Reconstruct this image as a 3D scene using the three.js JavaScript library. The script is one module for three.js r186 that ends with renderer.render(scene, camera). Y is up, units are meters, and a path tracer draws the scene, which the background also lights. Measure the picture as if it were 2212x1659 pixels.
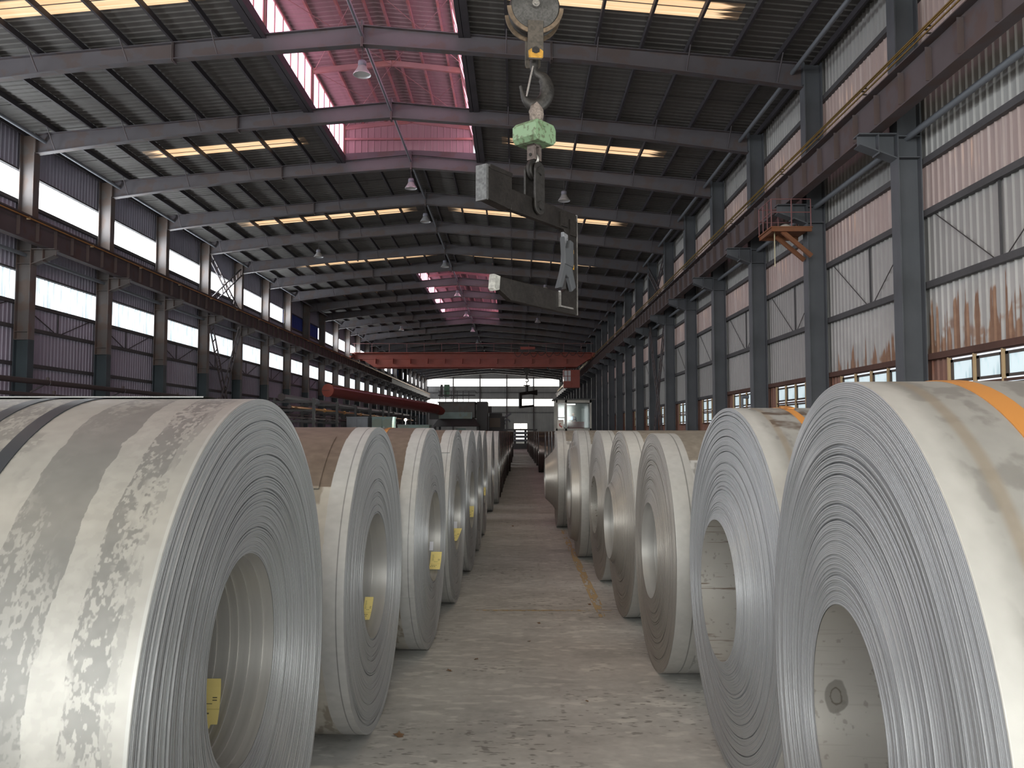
import * as THREE from 'three';
import { mergeGeometries } from 'three/addons/utils/BufferGeometryUtils.js';
import { MarchingCubes } from 'three/addons/objects/MarchingCubes.js';
import { RectAreaLightUniformsLib } from 'three/addons/lights/RectAreaLightUniformsLib.js';

// ------------------------------------------------------------------ camera, sky, exposure
RectAreaLightUniformsLib.init();
const scene = new THREE.Scene();
const FPX = 1780, HC = 1.6;
const camera = new THREE.PerspectiveCamera(2 * Math.atan(829.5 / FPX) * 180 / Math.PI, 2212 / 1659, 0.05, 400);
camera.position.set(0, HC, 0);
camera.rotation.order = 'YXZ';
camera.rotation.x = Math.atan((933 - 829.5) / FPX);
camera.rotation.y = Math.atan((1114.5 - 1106) / FPX);
scene.background = new THREE.Color(0.78, 0.86, 0.95);
const renderer = new THREE.WebGLRenderer({ antialias: true });
renderer.toneMapping = THREE.LinearToneMapping;
renderer.toneMappingExposure = 1.32;
renderer.shadowMap.enabled = true;

// daylight strengths, by opening
const LIGHT = { leftWindow: 8, skylight: 10, backWindow: 9, endWindow: 6, unseenSideDoor: 6 };
const C_DAY = [0.93, 0.97, 1.0], C_WARM = [1.0, 0.84, 0.62], C_PINK = [1.0, 0.54, 0.70], C_BACK = [0.97, 1.0, 0.97];

function areaLight(name, w, h, pos, target, color, intensity) {
  const l = new THREE.RectAreaLight(new THREE.Color(...color), intensity, w, h);
  l.name = name; l.position.set(...pos); l.lookAt(...target); scene.add(l);
  return l;
}

// ------------------------------------------------------------------ plan of the hall (metres)
const XR = 8.9, XL = -18.44, XC = -4.8;            // inner faces of the columns, ridge
const SR = 9.62, SL = -19.16;                       // wall sheets
const Z0 = -19.1, BAY = 6, NF = 26;                 // frames k = 0 .. 25
const fz = k => Z0 - BAY * k;
const ZEND = -172.2, ZBACK = 22.9;
const SLOPE = 0.0914, YRIDGE = 14.50;
const roofY = x => YRIDGE - SLOPE * Math.abs(x - XC);
const LANTERNS = [[-7.1, -37.1], [-61.1, -91.1]];   // ridge lanterns, start and end
const LHW = 3.1;                                     // half width of a lantern
const inLantern = (za, zb) => LANTERNS.some(([a, b]) => zb < a - 0.1 && za > b + 0.1);

// ------------------------------------------------------------------ random numbers and noise
function rng(seed) { let s = seed >>> 0; return () => { s = (s + 0x6D2B79F5) >>> 0; let t = s; t = Math.imul(t ^ (t >>> 15), t | 1); t ^= t + Math.imul(t ^ (t >>> 7), t | 61); return ((t ^ (t >>> 14)) >>> 0) / 4294967296; }; }
function hash2(x, y, s) { let h = Math.imul(x, 374761393) + Math.imul(y, 668265263) + Math.imul(s, 2147483647); h = Math.imul(h ^ (h >>> 13), 1274126177); return ((h ^ (h >>> 16)) >>> 0) / 4294967296; }
function vnoise(x, y, px, py, s) {                   // value noise with periods px, py
  const xi = Math.floor(x), yi = Math.floor(y), fx = x - xi, fy = y - yi;
  const u = fx * fx * (3 - 2 * fx), v = fy * fy * (3 - 2 * fy);
  const m = (a, n) => ((a % n) + n) % n;
  const a = hash2(m(xi, px), m(yi, py), s), b = hash2(m(xi + 1, px), m(yi, py), s), c = hash2(m(xi, px), m(yi + 1, py), s), d = hash2(m(xi + 1, px), m(yi + 1, py), s);
  return a + (b - a) * u + (c - a) * v + (a - b - c + d) * u * v;
}
function fbm(u, v, fx, fy, oct, s) { let t = 0, a = 0.5, n = 0; for (let i = 0; i < oct; i++) { t += a * vnoise(u * fx, v * fy, fx, fy, s + i * 17); n += a; a *= 0.5; fx *= 2; fy *= 2; } return t / n; }
const clamp = (x, a = 0, b = 1) => Math.min(b, Math.max(a, x));
const smooth = (a, b, x) => { const t = clamp((x - a) / (b - a)); return t * t * (3 - 2 * t); };
const mix = (a, b, t) => a + (b - a) * t;
const mix3 = (a, b, t) => [mix(a[0], b[0], t), mix(a[1], b[1], t), mix(a[2], b[2], t)];
const toS = c => { c = clamp(c); return Math.round(255 * (c <= 0.0031308 ? 12.92 * c : 1.055 * Math.pow(c, 1 / 2.4) - 0.055)); };

function tex(w, h, fn, { srgb = true, repeat = [1, 1], clampEdge = false } = {}) {
  const d = new Uint8Array(w * h * 4);
  for (let j = 0; j < h; j++) for (let i = 0; i < w; i++) {
    const c = fn((i + 0.5) / w, (j + 0.5) / h), o = (j * w + i) * 4;
    if (typeof c === 'number') { const b = srgb ? toS(c) : Math.round(255 * clamp(c)); d[o] = d[o + 1] = d[o + 2] = b; } else for (let k = 0; k < 3; k++) d[o + k] = srgb ? toS(c[k]) : Math.round(255 * clamp(c[k]));
    d[o + 3] = 255;
  }
  const t = new THREE.DataTexture(d, w, h, THREE.RGBAFormat);
  t.magFilter = THREE.LinearFilter; t.minFilter = THREE.LinearMipmapLinearFilter; t.generateMipmaps = true;
  t.wrapS = t.wrapT = clampEdge ? THREE.ClampToEdgeWrapping : THREE.RepeatWrapping;
  if (srgb) t.colorSpace = THREE.SRGBColorSpace;
  t.repeat.set(...repeat); t.needsUpdate = true;
  return t;
}
function canvasTex(w, h, draw) {
  const c = document.createElement('canvas'); c.width = w; c.height = h; draw(c.getContext('2d'), w, h);
  const t = new THREE.CanvasTexture(c); t.colorSpace = THREE.SRGBColorSpace; return t;
}
function mat(color, o = {}) {
  const c = new THREE.Color(); if (Array.isArray(color)) c.setRGB(...color); else c.set(color);
  const phys = ['clearcoat', 'transmission', 'sheen', 'anisotropy'].some(k => k in o);
  return new (phys ? THREE.MeshPhysicalMaterial : THREE.MeshStandardMaterial)({ color: c, roughness: 0.75, metalness: 0, side: THREE.DoubleSide, ...o });
}
const glow = (color, k, o = {}) => mat([color[0] * 0.8, color[1] * 0.8, color[2] * 0.8], { emissive: new THREE.Color(...color), emissiveIntensity: k, roughness: 0.6, ...o });

// ------------------------------------------------------------------ naming, things and parts
const taken = new Map();
function numbered(n) { const k = taken.get(n) ?? 0; taken.set(n, k + 1); return k ? `${n}_${String(k).padStart(3, '0')}` : n; }
function tag(o, label, category, group) { o.userData.label = label; o.userData.category = category; if (group) o.userData.group = group; return o; }
function thing(name, label, category, pos = [0, 0, 0], turn = 0, group) {
  const o = new THREE.Group(); o.name = numbered(name); scene.add(o); o.position.set(...pos); o.rotation.y = turn; return tag(o, label, category, group);
}
function structure(name, label, category, pos = [0, 0, 0]) { const o = new THREE.Group(); o.name = name; scene.add(o); o.position.set(...pos); o.userData.kind = 'structure'; return tag(o, label, category); }
function part(name, geo, material, parent, pos, rot) {
  const g = Array.isArray(geo) ? merge(geo) : geo, m = new THREE.Mesh(g, material);
  m.name = name; if (pos) m.position.set(...pos); if (rot) m.rotation.set(...rot);
  m.castShadow = m.receiveShadow = true; (parent ?? scene).add(m); return m;
}
function copy(o, name, pos, label) { const c = o.clone(); c.userData = { ...o.userData }; c.name = numbered(name); scene.add(c); if (pos) c.position.set(...pos); if (label) c.userData.label = label; return c; }

// ------------------------------------------------------------------ geometry helpers (uv in metres)
function merge(list) {
  const l = list.map(g => { const n = g.index ? g.toNonIndexed() : g; for (const k of Object.keys(n.attributes)) if (!['position', 'normal', 'uv'].includes(k)) n.deleteAttribute(k); return n; });
  return l.length === 1 ? l[0] : mergeGeometries(l);
}
function bx(w, h, d, x = 0, y = 0, z = 0, ry = 0) {
  const g = new THREE.BoxGeometry(w, h, d), uv = g.attributes.uv, s = [[d, h], [d, h], [w, d], [w, d], [w, h], [w, h]];
  for (let f = 0; f < 6; f++) for (let i = 0; i < 4; i++) uv.setXY(f * 4 + i, uv.getX(f * 4 + i) * s[f][0], uv.getY(f * 4 + i) * s[f][1]);
  if (ry) g.rotateY(ry); g.translate(x, y, z); return g;
}
const box = (a, b) => bx(Math.abs(b[0] - a[0]), Math.abs(b[1] - a[1]), Math.abs(b[2] - a[2]), (a[0] + b[0]) / 2, (a[1] + b[1]) / 2, (a[2] + b[2]) / 2);
function bar(a, b, r, seg = 8, r2 = r) {             // round bar from a to b
  const A = new THREE.Vector3(...a), B = new THREE.Vector3(...b), L = A.distanceTo(B), g = new THREE.CylinderGeometry(r2, r, L, seg, 1);
  g.translate(0, L / 2, 0); g.applyQuaternion(new THREE.Quaternion().setFromUnitVectors(new THREE.Vector3(0, 1, 0), B.clone().sub(A).normalize())); g.translate(...a); return g;
}
function beam(a, b, w, h) {                          // square bar from a to b, h measured upwards
  const A = new THREE.Vector3(...a), B = new THREE.Vector3(...b), L = A.distanceTo(B), d = B.clone().sub(A).normalize();
  let s = new THREE.Vector3(0, 1, 0).cross(d); if (s.lengthSq() < 1e-6) s.set(1, 0, 0); s.normalize(); const u = d.clone().cross(s);
  const g = bx(w, h, L); g.applyMatrix4(new THREE.Matrix4().makeBasis(s, u, d)); g.translate((a[0] + b[0]) / 2, (a[1] + b[1]) / 2, (a[2] + b[2]) / 2); return g;
}
function quads(list) {                               // list of [p0,p1,p2,p3,(uvs)]
  const p = [], n = [], u = [], a = new THREE.Vector3(), b = new THREE.Vector3(), c = new THREE.Vector3();
  for (const q of list) {
    a.set(...q[1]).sub(c.set(...q[0])); b.set(...q[3]).sub(c); const lu = a.length(), lv = b.length(); const nn = a.clone().cross(b).normalize();
    const uv = q[4] ?? [[0, 0], [lu, 0], [lu, lv], [0, lv]];
    for (const i of [0, 1, 2, 0, 2, 3]) { p.push(...q[i]); n.push(nn.x, nn.y, nn.z); u.push(...uv[i]); }
  }
  const g = new THREE.BufferGeometry(); g.setAttribute('position', new THREE.Float32BufferAttribute(p, 3)); g.setAttribute('normal', new THREE.Float32BufferAttribute(n, 3)); g.setAttribute('uv', new THREE.Float32BufferAttribute(u, 2)); return g;
}
function profile(len, pitch, depth, crest = 0.18, flank = 0.1) {   // trapezoid ribs: list of [u, offset]
  const n = Math.max(1, Math.round(len / pitch)), p = len / n, pts = [[0, 0]];
  for (let i = 0; i < n; i++) { const u = i * p, a = (1 - crest) / 2 - flank / 2; pts.push([u + a * p, 0], [u + (a + flank) * p, depth], [u + (1 - a - flank) * p, depth], [u + (1 - a) * p, 0]); }
  pts.push([len, 0]); return pts;
}
const sheetCache = new Map();
function sheet(len, h, pitch = 0.25, depth = 0.03) { // local: x along, y up, ribs towards +z
  const key = [len, h, pitch, depth].map(v => v.toFixed(3)).join(); if (sheetCache.has(key)) return sheetCache.get(key);
  const p = profile(len, pitch, depth), q = [];
  for (let i = 0; i + 1 < p.length; i++) { const [a, oa] = p[i], [b, ob] = p[i + 1]; q.push([[a, 0, oa], [b, 0, ob], [b, h, ob], [a, h, oa], [[a, 0], [b, 0], [b, h], [a, h]]]); }
  const g = quads(q); sheetCache.set(key, g); return g;
}
function prism(pts, d, z = 0) {                      // outline in xy, extruded along z by d (centred on z)
  const s = new THREE.Shape(pts.map(p => new THREE.Vector2(...p))), g = new THREE.ExtrudeGeometry(s, { depth: d, bevelEnabled: false, curveSegments: 12 }); g.translate(0, 0, z - d / 2); return g;
}
function prismB(pts, d, z, b) { const s = new THREE.Shape(pts.map(p => new THREE.Vector2(...p))), g = new THREE.ExtrudeGeometry(s, { depth: d - 2 * b, bevelEnabled: true, bevelThickness: b, bevelSize: b, bevelOffset: -b, bevelSegments: 2, curveSegments: 20 }); g.translate(0, 0, z - d / 2 + b); return g; }
const lathe = (pts, seg = 32) => new THREE.LatheGeometry(pts.map(p => new THREE.Vector2(...p)), seg);

// ------------------------------------------------------------------ surface textures
const tDust = tex(512, 512, (u, v) => 0.55 + 0.45 * fbm(u, v, 4, 4, 6, 3) + 0.12 * (fbm(u, v, 40, 6, 3, 9) - 0.5), { repeat: [0.3, 0.3] });
const tSheet = tex(512, 512, (u, v) => 0.70 + 0.22 * fbm(u, v, 3, 3, 5, 21) + 0.14 * (fbm(u, v, 48, 2, 3, 31) - 0.5), { repeat: [0.2, 0.2] });
const tGrime = tex(512, 512, (u, v) => { const a = fbm(u, v, 5, 5, 6, 41), r = smooth(0.52, 0.68, fbm(u, v, 7, 7, 5, 47)); return mix3([0.72 + 0.3 * a, 0.72 + 0.3 * a, 0.74 + 0.3 * a], [0.85, 0.55, 0.36], 0.45 * r); }, { repeat: [0.35, 0.35] });
const tPit = tex(512, 512, (u, v) => 0.35 + 0.9 * fbm(u, v, 24, 24, 5, 61) * fbm(u, v, 4, 4, 3, 67) * 1.6, { repeat: [1.6, 1.6] });
const bPit = tex(256, 256, (u, v) => fbm(u, v, 24, 24, 4, 71), { srgb: false, repeat: [3, 3] });

const M = {
  colR: mat([0.105, 0.115, 0.13], { map: tDust, roughness: 0.6 }),
  colL: mat([0.15, 0.135, 0.13], { map: tGrime, roughness: 0.65 }),
  colLbase: mat([0.06, 0.085, 0.10], { map: tDust, roughness: 0.6 }),
  rafter: mat([0.108, 0.10, 0.11], { map: tGrime, roughness: 0.6 }),
  purlin: mat([0.055, 0.05, 0.06], { map: tDust, roughness: 0.7 }),
  roof: [0.138, 0.128, 0.146].map(v => mat([v, v * 0.97, v * 0.92], { map: tSheet, roughness: 0.7 })),
  wallR: [0.40, 0.44, 0.37].map(v => mat([v, v, v * 0.98], { map: tSheet, roughness: 0.6 })),
  wallL: [0.42, 0.46, 0.38].map(v => mat([v * 0.96, v * 0.94, v * 1.16], { map: tSheet, roughness: 0.6 })),
  girt: mat([0.085, 0.085, 0.09], { map: tDust, roughness: 0.65 }),
  girtRust: mat([0.12, 0.06, 0.045], { map: tDust, roughness: 0.8 }),
  girder: mat([0.105, 0.088, 0.092], { map: tGrime, roughness: 0.65 }),
  rail: mat([0.10, 0.08, 0.075], { map: tDust, roughness: 0.5, metalness: 0.3 }),
  copper: mat([0.62, 0.33, 0.12], { map: tDust, roughness: 0.4, metalness: 0.6 }),
  copperR: mat([0.50, 0.36, 0.12], { map: tDust, roughness: 0.35, metalness: 0.8 }),
  pipeGrey: mat([0.20, 0.22, 0.25], { map: tDust, roughness: 0.5 }),
  pipeDark: mat([0.06, 0.045, 0.045], { map: tDust, roughness: 0.6 }),
  rod: mat([0.05, 0.045, 0.045], { roughness: 0.6 }),
  endWall: mat([0.46, 0.46, 0.47], { map: tSheet, roughness: 0.65 }),
  lanternSheet: mat([0.34, 0.25, 0.27], { map: tSheet, roughness: 0.65 }),
  lanternSteel: mat([0.34, 0.20, 0.20], { map: tGrime, roughness: 0.65 }),
  red: mat([0.34, 0.075, 0.05], { map: tGrime, roughness: 0.5 }),
  redPipe: mat([0.16, 0.03, 0.025], { map: tGrime, roughness: 0.35 }),
  cage: mat([0.20, 0.09, 0.09], { roughness: 0.6 }),
  rust: mat([0.22, 0.09, 0.04], { map: tGrime, roughness: 0.8 }),
  blackIron: mat([0.032, 0.027, 0.024], { map: tPit, bumpMap: bPit, bumpScale: 0.002, roughness: 0.5, metalness: 0.5 }),
  bareEdge: mat([0.42, 0.40, 0.38], { map: tPit, roughness: 0.4, metalness: 0.7 }),
  cast: mat([0.05, 0.046, 0.043], { map: tPit, bumpMap: bPit, bumpScale: 0.002, roughness: 0.5, metalness: 0.5 }),
  yellow: mat([0.55, 0.28, 0.03], { map: tPit, roughness: 0.6 }),
  lampShell: mat([0.55, 0.56, 0.58], { roughness: 0.35, metalness: 0.5 }),
  lampCap: mat([0.16, 0.16, 0.20], { roughness: 0.5 }),
  glass: mat([0.9, 0.95, 0.95], { transmission: 1, thickness: 0, roughness: 0.05 }),
  greenMachine: mat([0.19, 0.27, 0.25], { map: tGrime, roughness: 0.55 }),
  darkMachine: mat([0.06, 0.06, 0.06], { map: tDust, roughness: 0.6 }),
  cream: mat([0.50, 0.48, 0.43], { map: tDust, roughness: 0.6 }),
  white: mat([0.75, 0.75, 0.75], { roughness: 0.6 }),
  navy: mat([0.015, 0.018, 0.05], { roughness: 0.8 }),
  skin: mat([0.45, 0.28, 0.20], { roughness: 0.6 }),
};
// ================================================================== THE HALL
// ------------------------------------------------------------------ floor
const concrete = (u, v) => {
  const big = fbm(u, v, 3, 3, 4, 101), mid = fbm(u, v, 14, 14, 5, 103), fine = fbm(u, v, 120, 120, 3, 107), streak = fbm(u, v, 22, 90, 4, 109);
  let c = mix3([0.35, 0.345, 0.33], [0.58, 0.575, 0.55], clamp(0.15 + 0.5 * big + 0.9 * (mid - 0.5) + 0.55 * (fine - 0.5) + 0.5 * (streak - 0.5) + 0.1));
  c = mix3(c, [0.72, 0.71, 0.665], 0.5 * smooth(0.60, 0.74, fbm(u, v, 44, 110, 4, 113)));
  c = mix3(c, [0.13, 0.12, 0.105], 0.7 * smooth(0.66, 0.78, fbm(u, v, 110, 240, 3, 127)) * smooth(0.35, 0.6, fbm(u, v, 7, 7, 2, 131)));
  return c;
};
const tFloor = tex(1536, 1536, concrete, { repeat: [1 / 5.2, 1 / 5.2] });
const rFloor = tex(512, 512, (u, v) => clamp(0.50 + 0.5 * (fbm(u, v, 5, 5, 5, 137) - 0.35)), { srgb: false, repeat: [1 / 4.1, 1 / 4.1] });
const bFloor = tex(512, 512, (u, v) => 0.6 * fbm(u, v, 8, 8, 5, 141) + 0.4 * fbm(u, v, 50, 50, 3, 149), { srgb: false, repeat: [1 / 2.3, 1 / 2.3] });
const mFloor = mat([1, 1, 1], { map: tFloor, roughnessMap: rFloor, roughness: 1, bumpMap: bFloor, bumpScale: 0.004 });
const floor = structure('floor', 'worn grey concrete floor of the aisle between the steel coils', 'floor');
part('slab', box([-20.2, -0.25, ZBACK + 0.4], [10.6, 0, ZEND - 0.4]), mFloor, floor);
// faded orange floor paint, broken up by wear
{
  const wear = tex(512, 64, (u, v) => (fbm(u, v, 40, 5, 4, 151) + 0.35 * (fbm(u, v, 6, 1, 2, 153) - 0.5) > 0.44 ? 1 : 0) * (Math.abs(v - 0.5) < 0.42 ? 1 : 0), { srgb: false, clampEdge: true });
  const m = mat([0.52, 0.39, 0.21], { alphaMap: wear, transparent: true, roughness: 0.75 });
  const strip = (w, l) => { const g = new THREE.PlaneGeometry(l, w); g.rotateX(-Math.PI / 2); return g; };
  part('painted_line', strip(0.055, 1.25), m, floor, [0.25, 0.0015, -7.5]).userData.label = 'faded orange painted line';
  part('painted_line', strip(0.10, 6.5), m, floor, [0.755, 0.0016, -10.4], [0, Math.PI / 2, 0]).userData.label = 'faded orange painted line';
}

// ------------------------------------------------------------------ glazing materials and window builder
let windowCount = 0;
const tStreak = tex(512, 128, (u, v) => { const s = fbm(u, v, 36, 2, 4, 161); return mix3([1, 1, 1], [0.42, 0.52, 0.54], smooth(0.46, 0.60, s) * (0.55 + 0.6 * fbm(u, v, 8, 4, 3, 163))); }, { repeat: [0.22, 0.6] });
const mGlowUpper = glow(C_DAY, 2.6), mGlowLower = glow(C_DAY, 0.95, { emissiveMap: tStreak }), mGlowEnd = glow([1, 0.98, 0.9], 2.4);
const mGlowPink = glow(C_PINK, 2.2), mGlowSmall = glow([0.76, 0.92, 0.97], 0.4, { emissiveMap: tStreak });
function windowOf(label) { const w = structure(`window_${++windowCount}`, label, 'window'); return w; }

// ------------------------------------------------------------------ side walls
const wallRight = structure('wall_right', 'grey ribbed sheet metal wall with dark girts and pinkish translucent bands', 'wall');
const wallLeft = structure('wall_left', 'violet grey ribbed sheet metal wall with two rows of bright windows', 'wall');
const RY = Math.PI / 2;
function panel(wall, mats, za, zb, y0, y1, i, far, nm = 'wall_sheet') { // wall sheeting between za (near) and zb (far), in two sheets or one
  const right = wall === wallRight, n = far ? 1 : 2, L = (za - zb) / n;
  for (let h = 0; h < n; h++) {
    const m = Array.isArray(mats) ? mats[(i * 7 + h * 3 + Math.round(y0 * 5)) % mats.length] : mats;
    part(nm, sheet(L, y1 - y0, 0.25, 0.035), m, wall, right ? [SR, y0, zb + L * h] : [SL, y0, za - L * h], [0, right ? -RY : RY, 0]);
  }
}
const rustMap = (seed, amount) => tex(512, 256, (u, v) => {
  const base = 0.36 + 0.14 * fbm(u, v, 3, 3, 4, seed), col = fbm(u, v, 26, 1, 3, seed + 5), top = 0.14 + amount * Math.pow(smooth(0.46, 0.78, col), 1.3) + 0.25 * amount * (fbm(u, v, 12, 8, 4, seed + 9) - 0.5);
  const diag = smooth(0.10, 0.0, Math.abs(v - 0.14 - 0.26 * amount - 0.10 * Math.sin(u * 9 + seed)) - 0.05 * fbm(u, v, 10, 6, 3, seed + 3)) * smooth(0.42, 0.6, fbm(u, v, 9, 5, 4, seed + 7)) * (amount > 0.5 ? 1 : 0);
  const r = clamp(Math.max(smooth(0.06, -0.05, v - top) * smooth(0.40, 0.62, col + 0.2 * fbm(u, v, 30, 8, 3, seed + 2) - 0.06), 0.8 * diag));
  return mix3([base, base, base * 0.98], mix3([0.20, 0.085, 0.035], [0.30, 0.16, 0.085], fbm(u, v, 20, 14, 3, seed + 1)), 0.88 * r);
}, { repeat: [1 / 3, 1 / 1.66] });
const mRustA = [mat([1, 1, 1], { map: rustMap(201, 0.75), roughness: 0.7 }), mat([1, 1, 1], { map: rustMap(231, 0.62), roughness: 0.7 })];
const mRustB = [mat([1, 1, 1], { map: rustMap(261, 0.30), roughness: 0.7 }), mat([1, 1, 1], { map: rustMap(291, 0.38), roughness: 0.7 })];
const mRustLow = mat([0.30, 0.17, 0.13], { map: tGrime, roughness: 0.8 });
// translucent fibreglass bands, stained; the daylight showing through is painted as emission
const tPink = tex(512, 128, (u, v) => mix3([0.34, 0.285, 0.265], [0.26, 0.23, 0.225], fbm(u, v, 40, 2, 3, 311)), { repeat: [0.17, 0.5] });
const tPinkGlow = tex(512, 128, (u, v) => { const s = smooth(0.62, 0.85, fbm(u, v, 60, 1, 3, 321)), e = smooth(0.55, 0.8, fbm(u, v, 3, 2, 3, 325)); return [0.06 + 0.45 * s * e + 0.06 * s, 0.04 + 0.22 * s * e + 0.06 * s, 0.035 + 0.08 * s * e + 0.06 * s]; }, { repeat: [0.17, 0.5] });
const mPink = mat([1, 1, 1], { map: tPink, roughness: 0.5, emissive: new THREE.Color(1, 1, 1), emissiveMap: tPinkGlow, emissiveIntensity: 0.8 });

const mullion = mat([0.50, 0.36, 0.20], { roughness: 0.6 }), sashM = mat([0.10, 0.085, 0.075], { map: tDust, roughness: 0.6 });
for (let k = -7; k <= 25; k++) {
  const za = fz(k), zb = k === 25 ? ZEND : fz(k + 1), L = za - zb, seenR = k >= -1, halfR = k >= -1 && k <= 9;
  // --- right wall
  if (k === -3) {                                    // unseen open shutter door, assumed beside the camera to light the coil faces
    panel(wallRight, M.wallR, za, zb, 5.2, 13.4, 1, true);
    for (const [a, b] of [[za, za - 0.4], [zb + 0.4, zb]]) part('wall_sheet', sheet(0.4, 5.2, 0.2, 0.035), M.wallR[0], wallRight, [SR, 0, b], [0, -RY, 0]);
    const d = structure('door_2', 'unseen open shutter door assumed in the ribbed wall beside the camera', 'door'), zm = (za + zb) / 2;
    part('frame', [bx(0.15, 5.2, 0.12, SR - 0.08, 2.6, za - 0.4), bx(0.15, 5.2, 0.12, SR - 0.08, 2.6, zb + 0.4), bx(0.15, 0.15, L - 0.7, SR - 0.08, 5.2, zm)], M.girt, d);
    part('rolled_shutter', new THREE.CylinderGeometry(0.3, 0.3, L - 0.8, 20).rotateX(RY), M.pipeGrey, d, [SR - 0.32, 5.55, zm]);
    areaLight('unseen_door_daylight', L - 0.9, 5.0, [SR - 0.02, 2.55, zm], [0, 2.55, zm], C_BACK, LIGHT.unseenSideDoor);
  } else if (!seenR) panel(wallRight, M.wallR, za, zb, 0, 13.4, 1, true);
  else {
    const far = !halfR, lo = k === -1 ? mRustA : k === 0 ? mRustB : M.wallR;
    panel(wallRight, lo, za, zb, 3.32, 4.98, k === -1 || k === 0 ? 0 : k + 9, far);
    panel(wallRight, M.wallR, za, zb, 4.98, 6.66, k + 3, far);
    panel(wallRight, mPink, za, zb, 6.66, 7.88, k, far, 'translucent_glow_sheet');
    panel(wallRight, M.wallR, za, zb, 7.88, 10.4, k + 5, far);
    panel(wallRight, mPink, za, zb, 10.4, 11.89, k, far, 'translucent_glow_sheet');
    panel(wallRight, M.wallR, za, zb, 11.89, 13.4, k + 1, far);
    if (k <= 10) {                                   // low windows beside the columns
      const w0 = zb + 0.95, w1 = za - 1.0;
      part('wall_sheet', sheet(0.95, 3.32, 0.25, 0.035), mRustLow, wallRight, [SR, 0, zb], [0, -RY, 0]);
      part('wall_sheet', sheet(1.0, 3.32, 0.25, 0.035), mRustLow, wallRight, [SR, 0, w1], [0, -RY, 0]);
      part('wall_sheet', sheet(w1 - w0, 2.0, 0.25, 0.035), mRustLow, wallRight, [SR, 0, w0], [0, -RY, 0]);
      const w = windowOf(k === -1 ? 'row of pale sashes under the most rusted wall panel' : 'low row of pale sashes under the ribbed wall');
      if (k !== -1) w.userData.group = 'low sash windows of the ribbed wall';
      w.position.set(SR - 0.05, 2.0, 0);
      part('frame', [bx(0.09, 0.09, w1 - w0, 0, 1.27, (w0 + w1) / 2), bx(0.09, 0.08, w1 - w0, 0, 0.04, (w0 + w1) / 2), bx(0.09, 0.05, w1 - w0, 0, 0.62, (w0 + w1) / 2)], M.girtRust, w);
      const n = 4, sw = (w1 - w0) / n;
      for (let i = 0; i <= n; i++) part('mullion', bx(0.07, 1.2, 0.055, -0.02, 0.64, w0 + i * sw), mullion, w);
      for (let i = 0; i < n; i++) { const c = w0 + (i + 0.5) * sw;
        for (const [y, h] of [[0.35, 0.46], [0.93, 0.5]]) {
          part('sash', [bx(0.04, 0.06, sw - 0.08, 0.01, y + h / 2 - 0.03, c), bx(0.04, 0.06, sw - 0.08, 0.01, y - h / 2 + 0.03, c), bx(0.04, h, 0.10, 0.01, y, c - sw / 2 + 0.09), bx(0.04, h, 0.10, 0.01, y, c + sw / 2 - 0.09)], sashM, w);
          part('pane', bx(0.006, h - 0.1, sw - 0.24, 0.012, y, c), mGlowSmall, w);
        }
      }
    } else part('wall_sheet', sheet(L, 3.32, 0.25, 0.035), M.wallR[k % 3], wallRight, [SR, 0, zb], [0, -RY, 0]);
    // girts, mid strut and brace rods
    for (const [y, h, m] of [[3.32, 0.14, k <= 2 ? M.girtRust : M.girt], [4.98, 0.15, M.girt], [6.66, 0.15, M.girt], [7.88, 0.15, M.girt], [10.4, 0.14, M.girt], [11.89, 0.15, M.girt]])
      part('girt', bx(0.13, h, L, SR - 0.08, y, (za + zb) / 2), m, wallRight);
    const zm = (za + zb) / 2;
    if (k <= 9) { part('strut', bx(0.035, 1.6, 0.05, SR - 0.05, 5.82, zm), M.girt, wallRight);
      for (const s of [-1, 1]) part('brace_rod', bar([SR - 0.06, 6.55, zm + s * (L / 2 - 0.55)], [SR - 0.06, 5.08, zm + s * 0.25], 0.012, 5), M.rod, wallRight); }
    part('strut', bar([9.2, 8.5, za], [9.2, 8.5, zb], 0.075, 10), M.pipeGrey, wallRight);
  }
  // --- left wall
  if (k < 0) for (const [a, b] of [[0, 6.6], [7.75, 10.48], [11.62, 13.4]]) panel(wallLeft, M.wallL, za, zb, a, b, 1, true);
  else {
    const far = k > 10;
    for (const [a, b] of [[0, 4.2], [4.2, 5.61], [5.61, 6.6], [7.75, 10.48], [11.62, 13.4]]) panel(wallLeft, M.wallL, za, zb, a, b, k, far);
    for (const y of [4.2, 5.61, 6.55, 10.42]) part('girt', bx(0.13, 0.14, L, SL + 0.08, y, (za + zb) / 2), M.girt, wallLeft);
    for (const y of [7.80, 11.66]) part('girt', bx(0.10, 0.07, L, SL + 0.07, y, (za + zb) / 2), M.girt, wallLeft);
    const zm = (za + zb) / 2;
    if (k <= 9) { part('strut', bx(0.035, 0.95, 0.05, SL + 0.05, 6.1, zm), M.girt, wallLeft);
      for (const s of [-1, 1]) part('brace_rod', bar([SL + 0.06, 6.5, zm + s * (L / 2 - 0.5)], [SL + 0.06, 5.7, zm + s * 0.3], 0.02, 5), M.rod, wallLeft); }
    part('strut', bar([-18.75, 8.35, za], [-18.75, 8.35, zb], 0.075, 10), M.pipeGrey, wallLeft);
  }
  const blue = k === 8 || k === 9 || k === 18 || k === 19;
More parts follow.
